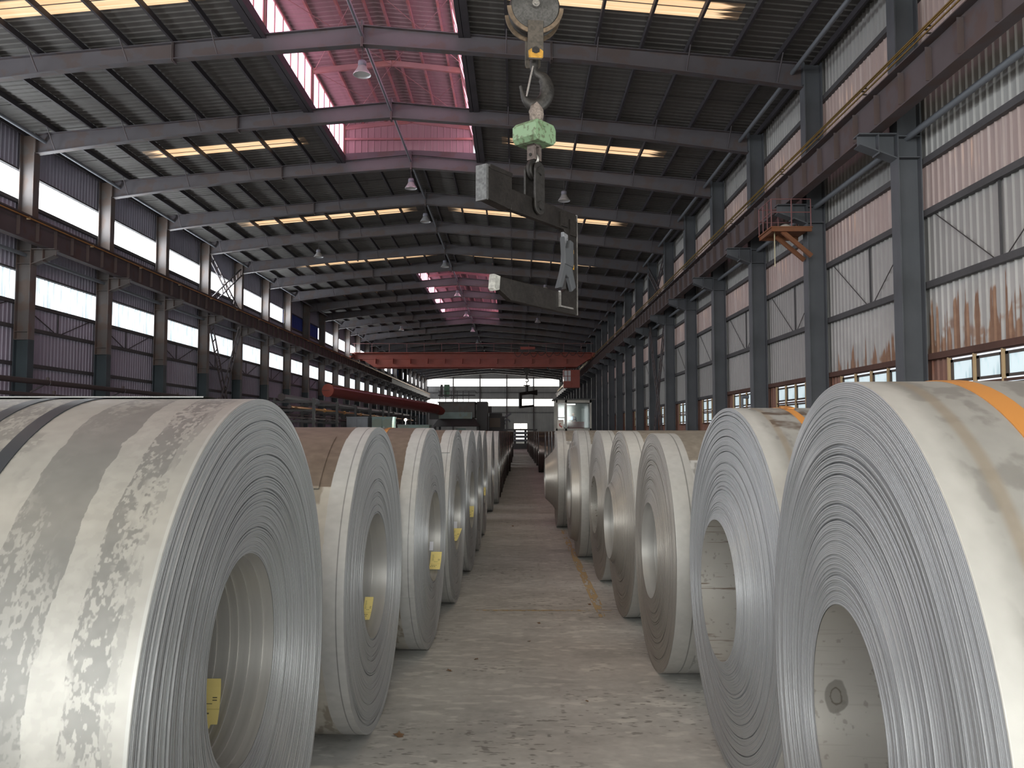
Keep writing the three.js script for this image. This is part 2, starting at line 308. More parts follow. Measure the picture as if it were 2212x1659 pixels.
  if (!blue) {
    const w = windowOf('blank white translucent window strip in the upper row above the crane girder'); w.userData.group = 'upper window strips of the violet wall';
    for (let h = 0; h < 2; h++) part('pane', sheet(L / 2, 1.14, 0.5, 0.01), mGlowUpper, w, [SL, 10.48, za - h * L / 2], [0, RY, 0]);
    if (k <= 12) areaLight('upper_window_daylight', L - 0.5, 1.1, [SL + 0.08, 11.05, (za + zb) / 2], [0, 11.05, (za + zb) / 2], C_DAY, LIGHT.leftWindow);
  } else {
    const w = structure(`trim_${k}`, 'blue tarpaulin sheet filling an upper window of the violet wall', 'tarpaulin'); w.userData.group = 'blue sheets in the upper window row';
    part('sheet', sheet(L, 1.35, 0.4, 0.05), mat([0.03, 0.07, 0.36], { map: tSheet, roughness: 0.6 }), w, [SL + 0.03, 10.4, za], [0, RY, 0]);
    part('backing', bx(0.02, 1.14, L, SL - 0.02, 11.05, (za + zb) / 2), M.wallL[0], w);
  }
  {
    const w = windowOf('streaked white translucent window strip in the lower row below the crane girder'); w.userData.group = 'lower window strips of the violet wall';
    for (let h = 0; h < 2; h++) part('pane', sheet(L / 2, 1.15, 0.25, 0.035), mGlowLower, w, [SL, 6.6, za - h * L / 2], [0, RY, 0]);
    if (k <= 0) areaLight('lower_window_daylight', L - 0.5, 1.1, [SL + 0.1, 7.18, (za + zb) / 2], [0, 7.18, (za + zb) / 2], C_DAY, LIGHT.leftWindow * 0.8);
  }
}

// ------------------------------------------------------------------ end wall and back wall
function endSheets(wall, z, dir, rows) {             // rows: [y0, y1]; full width sheets between the window strips
  const cols = 5, w = (SR - SL) / cols;
  for (const [a, b] of rows) for (let i = 0; i < cols; i++) part('wall_sheet', sheet(w, b - a, 0.3, 0.03), M.endWall, wall, dir > 0 ? [SL + i * w, a, z] : [SL + (i + 1) * w, a, z], [0, dir > 0 ? 0 : Math.PI, 0]);
}
function gable(wall, z, y0) { part('gable_sheet', prism([[SL, y0], [SR, y0], [SR, roofY(SR)], [XC, YRIDGE], [SL, roofY(SL)]], 0.03, z), M.endWall, wall); }
const wallEnd = structure('wall_end', 'grey gable end wall with two long bright window strips far down the hall', 'wall');
endSheets(wallEnd, ZEND, 1, [[8.45, 11.15]]); gable(wallEnd, ZEND, 12.7);
// below the lower strip: sheets around two openings
const EX = [[-4.05, -2.35, 2.9, 4.2], [-0.45, 2.4, 0, 3.4]];   // x0, x1, y0, y1 of the bright openings
for (const [a, b, y0, y1] of [[SL, -4.05, 0, 7.0], [-4.05, -2.35, 4.2, 7.0], [-4.05, -2.35, 0, 2.3], [-2.35, -0.45, 0, 7.0], [-0.45, 2.4, 3.4, 7.0], [2.4, SR, 0, 7.0]])
  part('wall_sheet', sheet(b - a, y1 - y0, 0.3, 0.03), M.endWall, wallEnd, [a, y0, ZEND]);
for (const y of [5.6, 9.8]) part('girt', bx(SR - SL, 0.1, 0.1, (SR + SL) / 2, y, ZEND + 0.08), M.girt, wallEnd);
for (let i = 0; i <= 5; i++) part('wind_post', bx(0.25, 14.0 - (i === 0 || i === 5 ? 1 : 0), 0.3, -18.7 + i * 5.6, 6.9 - (i === 0 || i === 5 ? 0.5 : 0), ZEND + 0.2), M.rafter, wallEnd);
for (const [y0, y1, nm] of [[11.15, 12.7, 'upper'], [7.0, 8.45, 'lower']]) {
  const w = windowOf(`${nm} long white window strip of the far gable wall`);
  for (const [a, b] of [[SL, -18.6], [9.1, SR]]) part('wall_sheet', sheet(b - a, y1 - y0, 0.3, 0.03), M.endWall, wallEnd, [a, y0, ZEND]);
  for (let i = 0; i < 5; i++) part('pane', bx(5.4, y1 - y0, 0.02, -18.6 + 5.54 * (i + 0.5), (y0 + y1) / 2, ZEND), mGlowEnd, w);
  areaLight('end_window_daylight', 27.5, 1.4, [-4.8, (y0 + y1) / 2, ZEND + 0.4], [-4.8, (y0 + y1) / 2, 0], [1, 0.98, 0.9], LIGHT.endWindow);
}
{ const w = windowOf('small bright square window low in the far gable wall'); part('frame', [bx(1.8, 0.1, 0.1, -3.2, 4.2, ZEND), bx(1.8, 0.1, 0.1, -3.2, 2.3, ZEND), bx(0.1, 1.9, 0.1, -4.05, 3.25, ZEND), bx(0.1, 1.9, 0.1, -2.35, 3.25, ZEND), bx(0.08, 1.9, 0.1, -2.9, 3.25, ZEND)], M.cream, w); part('pane', bx(1.7, 1.9, 0.02, -3.2, 3.25, ZEND), mGlowEnd, w); }
{ const d = structure('door_1', 'bright glazed gate in the far gable wall at the end of the aisle', 'gate');
  for (const [y0, y1] of [[0, 1.1], [1.15, 2.2], [2.25, 3.4]]) for (const [x0, x1] of [[-0.45, 0.95], [1.0, 2.4]]) part('pane', bx(x1 - x0, y1 - y0, 0.02, (x0 + x1) / 2, (y0 + y1) / 2, ZEND), mGlowEnd, d);
  part('frame', [bx(2.9, 0.07, 0.08, 0.98, 1.12, ZEND), bx(2.9, 0.07, 0.08, 0.98, 2.22, ZEND), bx(2.9, 0.1, 0.08, 0.98, 3.4, ZEND), bx(0.07, 3.4, 0.08, 0.98, 1.7, ZEND), bx(0.1, 3.4, 0.08, -0.45, 1.7, ZEND), bx(0.1, 3.4, 0.08, 2.4, 1.7, ZEND)], M.cream, d); }

const wallBack = structure('wall_back', 'gable wall behind the camera with long window strips', 'wall');
endSheets(wallBack, ZBACK, -1, [[0, 3.0], [6.0, 8.0], [11.0, 12.9]]); gable(wallBack, ZBACK, 12.9);
for (const [y0, y1, nm] of [[8.0, 11.0, 'upper'], [3.0, 6.0, 'lower']]) {
  const w = windowOf(`${nm} long white window strip behind the camera`);
  for (let i = 0; i < 5; i++) part('pane', bx(5.7, y1 - y0, 0.02, SL + (SR - SL) / 5 * (i + 0.5), (y0 + y1) / 2, ZBACK), mGlowEnd, w);
  areaLight('back_window_daylight', 28, 2.9, [-4.77, (y0 + y1) / 2, ZBACK - 0.2], [-4.77, (y0 + y1) / 2, -10], C_BACK, LIGHT.backWindow);
}

// ------------------------------------------------------------------ roof
const ceiling = structure('ceiling', 'dark ribbed metal roof on purlins with amber skylight strips and two ridge lanterns', 'roof');
function roofGeo(za, zb, xa, xb, off = 0, pitch = 0.3) {
  const p = profile(za - zb, pitch, -0.03), q = [];
  for (let i = 0; i + 1 < p.length; i++) { const [a, oa] = p[i], [b, ob] = p[i + 1], P = (x, s, o) => [x, roofY(x) + off + o, za - s]; q.push([P(xa, a, oa), P(xa, b, ob), P(xb, b, ob), P(xb, a, oa), [[0, a], [0, b], [Math.abs(xb - xa), b], [Math.abs(xb - xa), a]]]); }
  return quads(q);
}
const tSky = tex(1024, 128, (u, v) => {              // u along the strip, v across; ragged dirty ends and long streaks
  const s = fbm(u, v, 5, 40, 4, 401), end = Math.min(u, 1 - u) * 7 - 1.1 * fbm(u, v, 3, 24, 4, 405) + 0.15, on = smooth(-0.05, 0.25, end) * smooth(0.05, 0.15, v + 0.03) ;
  const c = mix3([0.95, 0.48, 0.20], [1.0, 0.80, 0.53], clamp(-0.1 + 1.25 * s));
  return [c[0] * on, c[1] * on, c[2] * on];
}, { clampEdge: true });
const mSky = mat([0.35, 0.26, 0.18], { emissive: new THREE.Color(1, 1, 1), emissiveMap: tSky, emissiveIntensity: 0.78, roughness: 0.6 });
const SKYN = [-3, -2, -1, 0, 1, 2, 3, 4, 5, 6, 7, 8];
for (let k = -7; k <= 25; k++) {
  const za = fz(k), zb = k === 25 ? ZEND : fz(k + 1), lant = inLantern(za, zb), ridge = lant ? LHW : 0;
  for (const s of [-1, 1]) {
    const xe = s < 0 ? SL - 0.35 : SR + 0.35, xr = XC + s * ridge, m = () => M.roof[(k * 5 + (s > 0 ? 2 : 0) + 77) % 3];
    const strip = SKYN.find(i => -22.75 - 12 * i < za && -22.75 - 12 * i > zb);
    if (strip === undefined) { part('roof_sheet', roofGeo(za, zb, xe, xr), m(), ceiling); continue; }
    const zc = -22.75 - 12 * strip, s0 = zc + 0.46, s1 = zc - 0.46, xo = s < 0 ? -15.9 : 6.4, xi = lant ? XC + s * 4.2 : XC + s * 0.9;
    part('roof_sheet', roofGeo(za, s0, xe, xr), m(), ceiling);
    part('roof_sheet', roofGeo(s1, zb, xe, xr), m(), ceiling);
    part('roof_sheet', roofGeo(s0, s1, xe, xo), m(), ceiling);
    part('roof_sheet', roofGeo(s0, s1, xi, xr), m(), ceiling);
    const g = roofGeo(s0, s1, xo, xi), uv = g.attributes.uv, L = Math.abs(xo - xi);
    for (let i = 0; i < uv.count; i++) uv.setXY(i, uv.getX(i) / L, uv.getY(i) / 0.92);
    part('skylight', g, mSky, ceiling).userData.label = 'amber translucent skylight strip';
    if (strip < 0) { const xm = (xo + xi) / 2; areaLight('skylight_daylight', L * 0.86, 0.85, [xm, roofY(xm) - 0.07, zc], [xm, 0, zc], C_WARM, LIGHT.skylight); }
  }
}
// purlins, in lines along the hall (broken at the lanterns near the ridge)
const purlinOff = [0.35, 1.75, 3.15, 4.5, 5.9, 7.3, 8.7, 10.1, 11.5, 12.9, 14.1];
for (const s of [-1, 1]) purlinOff.forEach((d, i) => {
  const x = XC + s * d, y = roofY(x) - 0.13, spans = i < 2 ? [[ZBACK, -7.1], [-37.1, -61.1], [-91.1, ZEND]] : [[ZBACK, ZEND]];
  for (const [a, b] of spans) part('purlin', bx(0.075, 0.19, a - b, x, y, (a + b) / 2), M.purlin, ceiling);
});
for (let k = 0; k <= 12; k++) for (const s of [-1, 1]) {
  const z = fz(k) - 3.4, lant = inLantern(fz(k), fz(k + 1)), x0 = XC + s * (lant ? 3.2 : 0.4), x1 = XC + s * 14;
  part('tie_rod', bar([x0, roofY(x0) - 0.12, z], [x1, roofY(x1) - 0.12, z], 0.014, 5), M.rod, ceiling);
}
for (let k = -1; k < 24; k++) for (const [x, y] of [[8.6, 12.75], [-18.15, 12.75]]) part('eave_strut', bar([x, y, fz(k)], [x, y, fz(k + 1)], 0.07, 8), M.pipeGrey, ceiling);
part('ridge_strut', bar([XC, 13.95, fz(-1)], [XC, 13.95, fz(24)], 0.055, 10), M.pipeGrey, ceiling).userData.label = 'grey pipe strut below the ridge';

// ridge lanterns
LANTERNS.forEach(([za, zb], li) => {
  const n = Math.round((za - zb) / BAY), yb = 14.12, yt = 15.66, lyr = 15.98, lx = [XC - LHW, XC + LHW], lean = [0, -0.42];
  const ltop = x => lyr - 0.0914 * Math.abs(x - XC);
  for (const s of [-1, 1]) {
    const x = XC + s * LHW, xt = x + (s > 0 ? lean[1] : 0);
    part('curb', [bx(0.14, 0.34, za - zb, x - s * 0.02, yb - 0.05, (za + zb) / 2), bx(0.22, 0.05, za - zb, x + s * 0.18, yb - 0.2, (za + zb) / 2)], M.purlin, ceiling);
    part('lantern_rail', [beam([xt, yt, za], [xt, yt, zb], 0.1, 0.1)], M.lanternSteel, ceiling);
    const w = windowOf(`pink lit clerestory glazing of the ${li ? 'distant' : 'nearer'} ridge lantern, ${s < 0 ? 'violet wall' : 'ribbed wall'} side`);
    for (let k = 0; k < n; k++) {
      const z = za - k * BAY;
      for (let i = 0; i < 6; i++) {
        const a = z - 0.12 - i * 0.96, b = a - 0.93;
        part('pane', quads([[[x, yb + 0.14, a], [x, yb + 0.14, b], [xt, yt - 0.05, b], [xt, yt - 0.05, a]]]), mGlowPink, w);
        part('mullion', beam([x - s * 0.02, yb + 0.1, b - 0.015], [xt - s * 0.02, yt, b - 0.015], 0.03, 0.04), M.lanternSteel, w);
      }
    }
    // lantern roof
    const p = profile(za - zb + 0.6, 0.3, -0.03), q = [];
    for (let i = 0; i + 1 < p.length; i++) { const P = (xx, [u, o]) => [xx, ltop(xx) + 0.12 + o, za + 0.3 - u]; const xa = XC + s * 3.5, uv = [[0, p[i][0]], [0, p[i + 1][0]], [3.5, p[i + 1][0]], [3.5, p[i][0]]]; q.push([P(xa, p[i]), P(xa, p[i + 1]), P(XC, p[i + 1]), P(XC, p[i]), uv]); }
    part('lantern_roof_sheet', quads(q), M.lanternSheet, ceiling);
    for (const d of [0.3, 1.2, 2.2]) part('lantern_purlin', bx(0.07, 0.14, za - zb, XC + s * d, ltop(XC + s * d) + 0.02, (za + zb) / 2), M.lanternSteel, ceiling);
    for (let k = 0; k <= n; k++) { const z = za - k * BAY;
      part('lantern_post', beam([x, yb, z], [xt, yt, z], 0.16, 0.14), M.lanternSteel, ceiling);
      if (k > 0) part('lantern_rafter', [beam([xt, yt - 0.12, z], [XC, lyr - 0.14, z], 0.12, 0.2)], M.lanternSteel, ceiling); }
    if (li === 0) for (let k = 0; k < n; k++) { const z = za - k * BAY; part('brace_rod', bar([x - s * 0.1, yt - 0.1, z], [XC, lyr - 0.2, z - BAY], 0.012, 4), M.lanternSteel, ceiling); part('brace_rod', bar([XC, lyr - 0.2, z], [x - s * 0.1, yt - 0.1, z - BAY], 0.012, 4), M.lanternSteel, ceiling); }
  }
  for (const z of [za, zb]) {
    part('lantern_end_sheet', sheet(2 * LHW - 0.3, 1.55, 0.3, 0.03), M.lanternSheet, ceiling, [XC - LHW + 0.05, yb + 0.2, z]);
    part('lantern_end_gable', prism([[XC - LHW, yt], [XC + LHW - 0.4, yt], [XC, lyr + 0.1]], 0.02, z), M.lanternSheet, ceiling);
    part('lantern_end_rail', bx(2 * LHW - 0.3, 0.09, 0.1, XC - 0.1, 15.0, z + 0.06), M.lanternSteel, ceiling);
    part('lantern_sill', prism([[XC - LHW, 13.95], [XC, 14.2], [XC + LHW, 13.95], [XC + LHW, 14.34], [XC, 14.5], [XC - LHW, 14.34]], 0.08, z), M.rafter, ceiling);
  }
});
// ================================================================== STEEL FRAME
function makeColumn(side) {                          // side +1: ribbed wall, -1: violet wall; origin at the base, z = centre of the section
  const right = side > 0, x = s => s * side;
  const t = thing('steel_column', right ? 'dark slate steel column with crane bracket, along the ribbed grey wall' : 'brownish steel column with dark teal foot, along the violet window wall', 'column', [right ? XR : XL, 0, 0], 0, right ? 'columns along the ribbed wall' : 'columns along the violet wall');
  const up = right ? M.colR : M.colL, lowY = right ? 0 : 5.1, H = 13.0;
  part('inner_flange', bx(0.03, H - lowY, 0.40, x(0.015), (H + lowY) / 2, 0), up, t);
  part('outer_flange', bx(0.03, H - lowY, 0.40, x(0.545), (H + lowY) / 2, 0), up, t);
  part('web', bx(0.50, H - lowY, 0.02, x(0.28), (H + lowY) / 2, 0.02), up, t);
  if (!right) {
    part('foot', [bx(0.034, 5.1, 0.404, x(0.015), 2.55, 0), bx(0.034, 5.1, 0.404, x(0.545), 2.55, 0), bx(0.50, 5.1, 0.024, x(0.28), 2.55, 0.02)], M.colLbase, t).userData.label = 'dark teal painted foot';
    part('stiffener', [bx(0.5, 0.025, 0.38, x(0.28), 5.1, 0), bx(0.5, 0.025, 0.38, x(0.28), 5.4, 0)], up, t);
  }
  part('base_plate', bx(0.75, 0.04, 0.55, x(0.28), 0.02, 0), up, t);
  part('stiffener', [bx(0.5, 0.025, 0.38, x(0.28), 8.5, 0), bx(0.5, 0.025, 0.38, x(0.28), 8.0, 0)], up, t);
  const o = [[0, 8.0], [0, 8.55], [x(-0.86), 8.55], [x(-0.86), 8.33]];
  part('crane_bracket', [prism(right ? [...o].reverse() : o, 0.03, 0), bx(0.88, 0.03, 0.36, x(-0.44), 8.56, 0), beam([x(0), 7.985, 0], [x(-0.86), 8.315, 0], 0.36, 0.03), bx(0.02, 0.5, 0.34, x(-0.42), 8.34, 0)], up, t);
  part('knee_plate', bx(0.025, 0.75, 0.38, x(-0.012), 12.68, 0), up, t);
  return t;
}
const ORD = ['first', 'second', 'third', 'fourth', 'fifth', 'sixth', 'seventh', 'eighth', 'ninth', 'tenth', 'eleventh', 'twelfth', 'thirteenth', 'fourteenth', 'fifteenth', 'sixteenth', 'seventeenth', 'eighteenth', 'nineteenth', 'twentieth', 'twenty-first', 'twenty-second', 'twenty-third', 'twenty-fourth', 'twenty-fifth'];
const rightColumn = k => k === 0 ? 'dark slate steel column between the two most rusted wall panels' : k === 1 ? 'dark slate steel column carrying the small rusty platform' : `dark slate steel column along the ribbed wall, ${ORD[k - 2]} past the one with the rusty platform`;
const leftColumn = k => k === 5 || k === 6 ? `brownish steel column with teal foot at the ${k === 5 ? 'near' : 'far'} side of the ladder braced bay` : k < 5 ? `brownish steel column with teal foot, ${ORD[4 - k]} before the ladder braced bay` : `brownish steel column with teal foot, ${ORD[k - 7]} past the ladder braced bay`;
const rafterLabel = k => k === 3 ? 'grey brown steel roof rafter under the end wall of the nearer ridge lantern' : k < 3 ? `grey brown steel roof rafter crossing under the nearer ridge lantern, ${ORD[2 - k]} before its end wall` : `grey brown steel roof rafter, ${ORD[k - 4]} past the end wall of the nearer ridge lantern`;
const colR0 = makeColumn(1); colR0.userData.label = rightColumn(0); colR0.position.z = fz(0);
for (let k = 1; k < NF; k++) copy(colR0, 'steel_column', [XR, 0, fz(k)], rightColumn(k));
const colL0 = makeColumn(-1); colL0.userData.label = leftColumn(1); colL0.position.z = fz(1);
for (let k = 2; k < NF; k++) copy(colL0, 'steel_column', [XL, 0, fz(k)], leftColumn(k));

{ // roof rafters (one portal frame's girder each)
  const t = thing('roof_rafter', 'grey brown tapered steel roof rafter spanning the hall from column to column', 'rafter', [0, 0, fz(1)], 0, 'roof rafters of the hall');
  const top = x => 14.27 - SLOPE * Math.abs(x - XC), dep = d => d < 7 ? mix(0.60, 0.50, d / 7) : mix(0.50, 0.74, Math.pow((d - 7) / 6.6, 1.4));
  for (const s of [-1, 1]) {
    const xk = s < 0 ? XL : XR, D = Math.abs(xk - XC), N = 10, T = [], B = [];
    for (let i = 0; i <= N; i++) { const d = D * i / N, x = XC + s * d; T.push([x, top(x)]); B.push([x, top(x) - dep(d)]); }
    part('web', prism([...T, ...B.reverse()], 0.018, 0), M.rafter, t); B.reverse();
    const fl = (L, off) => { const q = []; for (let i = 0; i < N; i++) q.push(beam([...L[i].slice(0, 1), L[i][1] + off, 0], [L[i + 1][0], L[i + 1][1] + off, 0], 0.28, 0.024)); return q; };
    part('top_flange', fl(T, 0), M.rafter, t); part('bottom_flange', fl(B, 0), M.rafter, t);
    for (const d of [5.9]) { const x = XC + s * d; part('splice_plate', [bx(0.02, dep(d) + 0.16, 0.3, x - 0.02, top(x) - dep(d) / 2, 0), bx(0.02, dep(d) + 0.16, 0.3, x + 0.02, top(x) - dep(d) / 2, 0)], M.rafter, t); }
    for (const d of [4.5, 7.3, 10.1, 12.9]) { const x = XC + s * d; part('fly_brace', bar([x, top(x) - dep(d) + 0.03, 0.12], [x + s * 0.02, roofY(x) - 0.12, 0.75], 0.022, 5), M.rafter, t); }
  }
  part('apex_plate', [bx(0.03, 0.85, 0.3, XC - 0.02, 14.0, 0), bx(0.03, 0.85, 0.3, XC + 0.02, 14.0, 0)], M.rafter, t);
  t.userData.label = rafterLabel(1);
  for (let k = 2; k < NF; k++) copy(t, 'roof_rafter', [0, 0, fz(k)], rafterLabel(k));
}
// crane runway girders
function runway(side, label) {
  const right = side > 0, xg = right ? 8.42 : -17.93, za = right ? -11 : -19, zb = ZEND + 0.5, L = za - zb, zm = (za + zb) / 2;
  const t = thing('crane_runway_girder', label, 'crane girder', [xg, 8.58, 0]);
  part('web', bx(0.016, 0.84, L, 0, 0.45, zm), M.girder, t);
  part('top_flange', bx(0.42, 0.025, L, 0, 0.88, zm), M.girder, t);
  part('bottom_flange', bx(0.30, 0.025, L, 0, 0.02, zm), M.girder, t);
  part('crane_rail', [bx(0.07, 0.10, L, 0, 0.95, zm), bx(0.13, 0.015, L, 0, 0.9, zm)], M.rail, t);
  const g = bx(0.13, 0.70, 0.014); for (let z = za - 0.5; z > -118; z -= 1.2) part('stiffener', g, M.girder, t, [-side * 0.075, 0.45, z]);
  part('walkway_edge', bx(0.05, 0.05, L, side * 0.28, 0.9, zm), M.girder, t);
  return t;
}
runway(1, 'brown plate girder carrying the crane rail along the ribbed grey wall');
runway(-1, 'brown plate girder carrying the crane rail along the violet window wall');
for (let i = 0; i < 3; i++) { // conductor bars
  const t = thing('conductor_bar', `${['lowest', 'middle', 'topmost'][i]} brass conductor bar clipped above the girder of the ribbed wall`, 'conductor bar', [8.16 - (i === 1 ? 0.03 : 0), 9.53 + i * 0.075, 0], 0, 'brass conductor bars');
  part('bar', bx(0.022, 0.03, 150, 0, 0, -86), M.copperR, t);
  for (let z = -13; z > -100; z -= 3) part('clip', bx(0.10, 0.02, 0.04, 0.05, -0.01, z), M.rail, t);
}
{ const t = thing('conductor_bar', 'single copper orange conductor bar clipped along the girder of the violet wall', 'conductor bar', [-17.68, 9.36, 0]);
  part('bar', bx(0.04, 0.05, 150, 0, 0, -95), M.copper, t);
  for (let z = -25; z > -150; z -= 4.5) part('clip', bx(0.12, 0.09, 0.06, -0.05, 0, z), mat([0.65, 0.50, 0.30], { roughness: 0.5 }), t); }

// ladder shaped cross braces
function ladder(name, label, group, x, a, b, w, side) { // a, b: [z, y]
  const A = new THREE.Vector3(x, a[1], a[0]), B = new THREE.Vector3(x, b[1], b[0]), d = B.clone().sub(A), L = d.length(); d.normalize(); const n = new THREE.Vector3(0, -d.z, d.y).multiplyScalar(w / 2);
  const t = thing(name, label, 'brace', [x, Math.min(a[1], b[1]), (a[0] + b[0]) / 2], 0, group), o = t.position;
  const P = (s, k) => { const v = A.clone().addScaledVector(d, s).addScaledVector(n, k).sub(o); return v.toArray(); };
  for (const k of [-1, 1]) part('stringer', beam(P(0, k), P(L, k), 0.07, 0.07), M.rafter, t);
  for (let i = 1; i < L / 0.7; i++) part('rung', beam(P(i * 0.7, -1), P(i * 0.7, 1), 0.05, 0.05), M.rafter, t);
}
for (const [side, lab] of [[-1, 'violet window'], [1, 'ribbed grey']]) {
  const x = side < 0 ? XL - 0.12 : XR + 0.12, x2 = x - side * 0.12, za = fz(5) - 0.5, zb = fz(6) + 0.5;
  ladder('ladder_brace', `ladder brace above the girder of the ${lab} wall, falling towards the gable`, `upper ladder braces on the ${lab} wall`, x, [za + 0.26, 12.3], [zb - 0.26, 9.5], 0.42, side);
  ladder('ladder_brace', `ladder brace above the girder of the ${lab} wall, rising towards the gable`, `upper ladder braces on the ${lab} wall`, x2, [za + 0.14, 9.5], [zb - 0.14, 12.3], 0.42, side);
  ladder('ladder_brace', `tall ladder brace under the girder of the ${lab} wall, falling towards the gable`, `lower ladder braces on the ${lab} wall`, x, [za, 8.4], [zb, 0.3], 0.5, side);
  ladder('ladder_brace', `tall ladder brace under the girder of the ${lab} wall, rising towards the gable`, `lower ladder braces on the ${lab} wall`, x2, [za, 0.3], [zb, 8.4], 0.5, side);
}

// ================================================================== STEEL COILS
function bands(list, seg, R, ecc) {                  // list of [r0, x0, nr0, nx0, r1, x1, nr1, nx1, v0, v1]; coil axis along x, floor at y = 0
  const p = [], n = [], u = [], idx = []; let c = 0;
  for (const [r0, x0, nr0, nx0, r1, x1, nr1, nx1, v0, v1] of list) {
    const e0 = ecc(r0), e1 = ecc(r1);
    for (let i = 0; i <= seg; i++) {
      const f = i / seg, a = f * 2 * Math.PI - Math.PI, co = Math.cos(a), si = Math.sin(a);
      p.push(x0, R + e0 + r0 * co, r0 * si, x1, R + e1 + r1 * co, r1 * si); n.push(nx0, nr0 * co, nr0 * si, nx1, nr1 * co, nr1 * si); u.push(f, v0 ?? 0, f, v1 ?? 1);
    }
    const flip = (r1 - r0) * (nx0 + nx1) > 1e-9 || ((r1 === r0) && (x1 - x0) * (nr0 + nr1) < 0) || ((r1 - r0) * (nx0 + nx1) === 0 && (x1 - x0) * (nr0 + nr1) < 0);
    for (let i = 0; i < seg; i++) { const a = c + 2 * i; if (flip) idx.push(a, a + 1, a + 2, a + 1, a + 3, a + 2); else idx.push(a, a + 2, a + 1, a + 1, a + 2, a + 3); }
    c += 2 * (seg + 1);
  }
  const g = new THREE.BufferGeometry(); g.setAttribute('position', new THREE.Float32BufferAttribute(p, 3)); g.setAttribute('normal', new THREE.Float32BufferAttribute(n, 3)); g.setAttribute('uv', new THREE.Float32BufferAttribute(u, 2)); g.setIndex(idx); return g;
}
const NORM = (r, x) => { const l = Math.hypot(r, x); return [r / l, x / l]; };
function faceBands(o, rnd) {                         // the wound edge: every wrap a slightly rounded, slightly offset ring
  const { R, ri, W, N, amp, dish } = o, L = [], th = (R - ri) / N; let drift = 0, prev = null;
  for (let i = 0; i < N; i++) {
    const t = (i + 0.5) / N; drift = drift * 0.9 + (rnd() - 0.5) * amp * 0.7;
    let x = W / 2 + dish(t) + drift + (rnd() - 0.5) * amp; const loose = rnd() < 0.10 ? amp * (1 + 1.5 * rnd()) : 0; x -= loose;
    const a = ri + i * th, b = a + th, tl = 0.72, [ra, xa] = NORM(-tl, 1), [rb, xb] = NORM(tl, 1);
    if (prev !== null) { const s = x > prev ? -1 : 1; L.push([a, prev, s, 0, a, x, s, 0]); }
    L.push([a, x, ra, xa, b, x, rb, xb]); prev = x;
  }
  o.rimX = prev; o.boreX = W / 2 + dish(0);
  return L;
}
const tFace = tex(256, 256, (u, v) => 0.80 + 0.2 * fbm(u, v, 6, 3, 4, 501), { repeat: [4, 1] });
const faceMats = { steel: mat([0.50, 0.51, 0.525], { map: tFace, metalness: 0.55, roughness: 0.40 }), brown: mat([0.43, 0.405, 0.375], { map: tFace, metalness: 0.55, roughness: 0.40 }), dark: mat([0.16, 0.15, 0.15], { map: tFace, metalness: 0.8, roughness: 0.35 }) };
// outer wrap skins: u = angle / 2pi with the top at 0.5, v = 1 at the wound edge facing the aisle
const ang = (u, side) => side * (u - 0.5) * 360;     // degrees from the top, positive towards the near side
function skinMottle(u, v) { // pale and slate streaks round the coil
  const s = (1 - v) * 1.25, e = 0.022 * (fbm(u, v, 90, 60, 4, 601) - 0.5) + 0.035 * (fbm(u, v, 10, 6, 3, 605) - 0.5), q = s + e;
  const patch = smooth(0.50, 0.58, fbm(u, v, 48, 20, 5, 611)), big = fbm(u, v, 10, 4, 4, 617), grain = fbm(u, v, 220, 40, 2, 619);
  const dark = mix3([0.175, 0.175, 0.17], [0.225, 0.222, 0.21], big), pale = mix3([0.33, 0.325, 0.305], [0.385, 0.375, 0.35], big);
  let k;
  const fleck = smooth(0.46, 0.56, fbm(u, v, 330, 70, 3, 613)), area = smooth(0.45, 0.66, fbm(u, v, 34, 16, 5, 615)), mk = Math.max(fleck * area, 0.9 * smooth(0.60, 0.66, fbm(u, v, 300, 120, 3, 611)), 0.75 * smooth(0.57, 0.61, fbm(u, v, 110, 50, 5, 631)) * smooth(0.42, 0.5, fbm(u, v, 400, 160, 2, 637)));
  if (q < 0.035) k = 0.9; else if (q < 0.06) k = 0.45 + 0.5 * mk; else if (q < 0.145) k = 0.05 + 0.95 * mk; else if (q < 0.215) k = 1 - 0.12 * fleck; else if (q < 0.355) k = 0.03 + 0.8 * mk * smooth(0.35, 0.6, big); else if (q < 0.455) k = 0.9 - 0.5 * fleck * area; else k = 0.08 + 0.7 * mk;
  let c = mix3(dark, pale, k); if (s < 0.012) c = [0.38, 0.38, 0.37];
  const g = 0.92 + 0.16 * grain; return [c[0] * g, c[1] * g, c[2] * g];
}
const skinBrown = (seed, side, pal, endDeg) => (u, v) => { // brown scale behind a pale edge; pale and spotted past the end of the strip
  const s = (1 - v) * 1.25, a = ang(u, side), grain = fbm(u, v, 200, 30, 3, seed), big = fbm(u, v, 8, 5, 4, seed + 3), spot = smooth(0.55, 0.66, fbm(u, v, 40, 22, 4, seed + 5));
  const edge = 0.112 + 0.012 * (fbm(u, v, 30, 4, 3, seed + 7) - 0.5);
  const brown = mix3([0.125, 0.095, 0.075], [0.19, 0.15, 0.12], 0.4 * big + 0.6 * grain), pale = mix3([0.40, 0.40, 0.395], [0.46, 0.46, 0.45], big);
  let c = s < edge ? pale : a < endDeg && a > -150 ? brown : mix3([0.42, 0.40, 0.36], [0.22, 0.19, 0.15], spot * 0.8);
  if (s > 0.036 && s < 0.041) c = [0.2, 0.2, 0.2];
  const g = 0.9 + 0.2 * grain; return [c[0] * g, c[1] * g, c[2] * g];
};
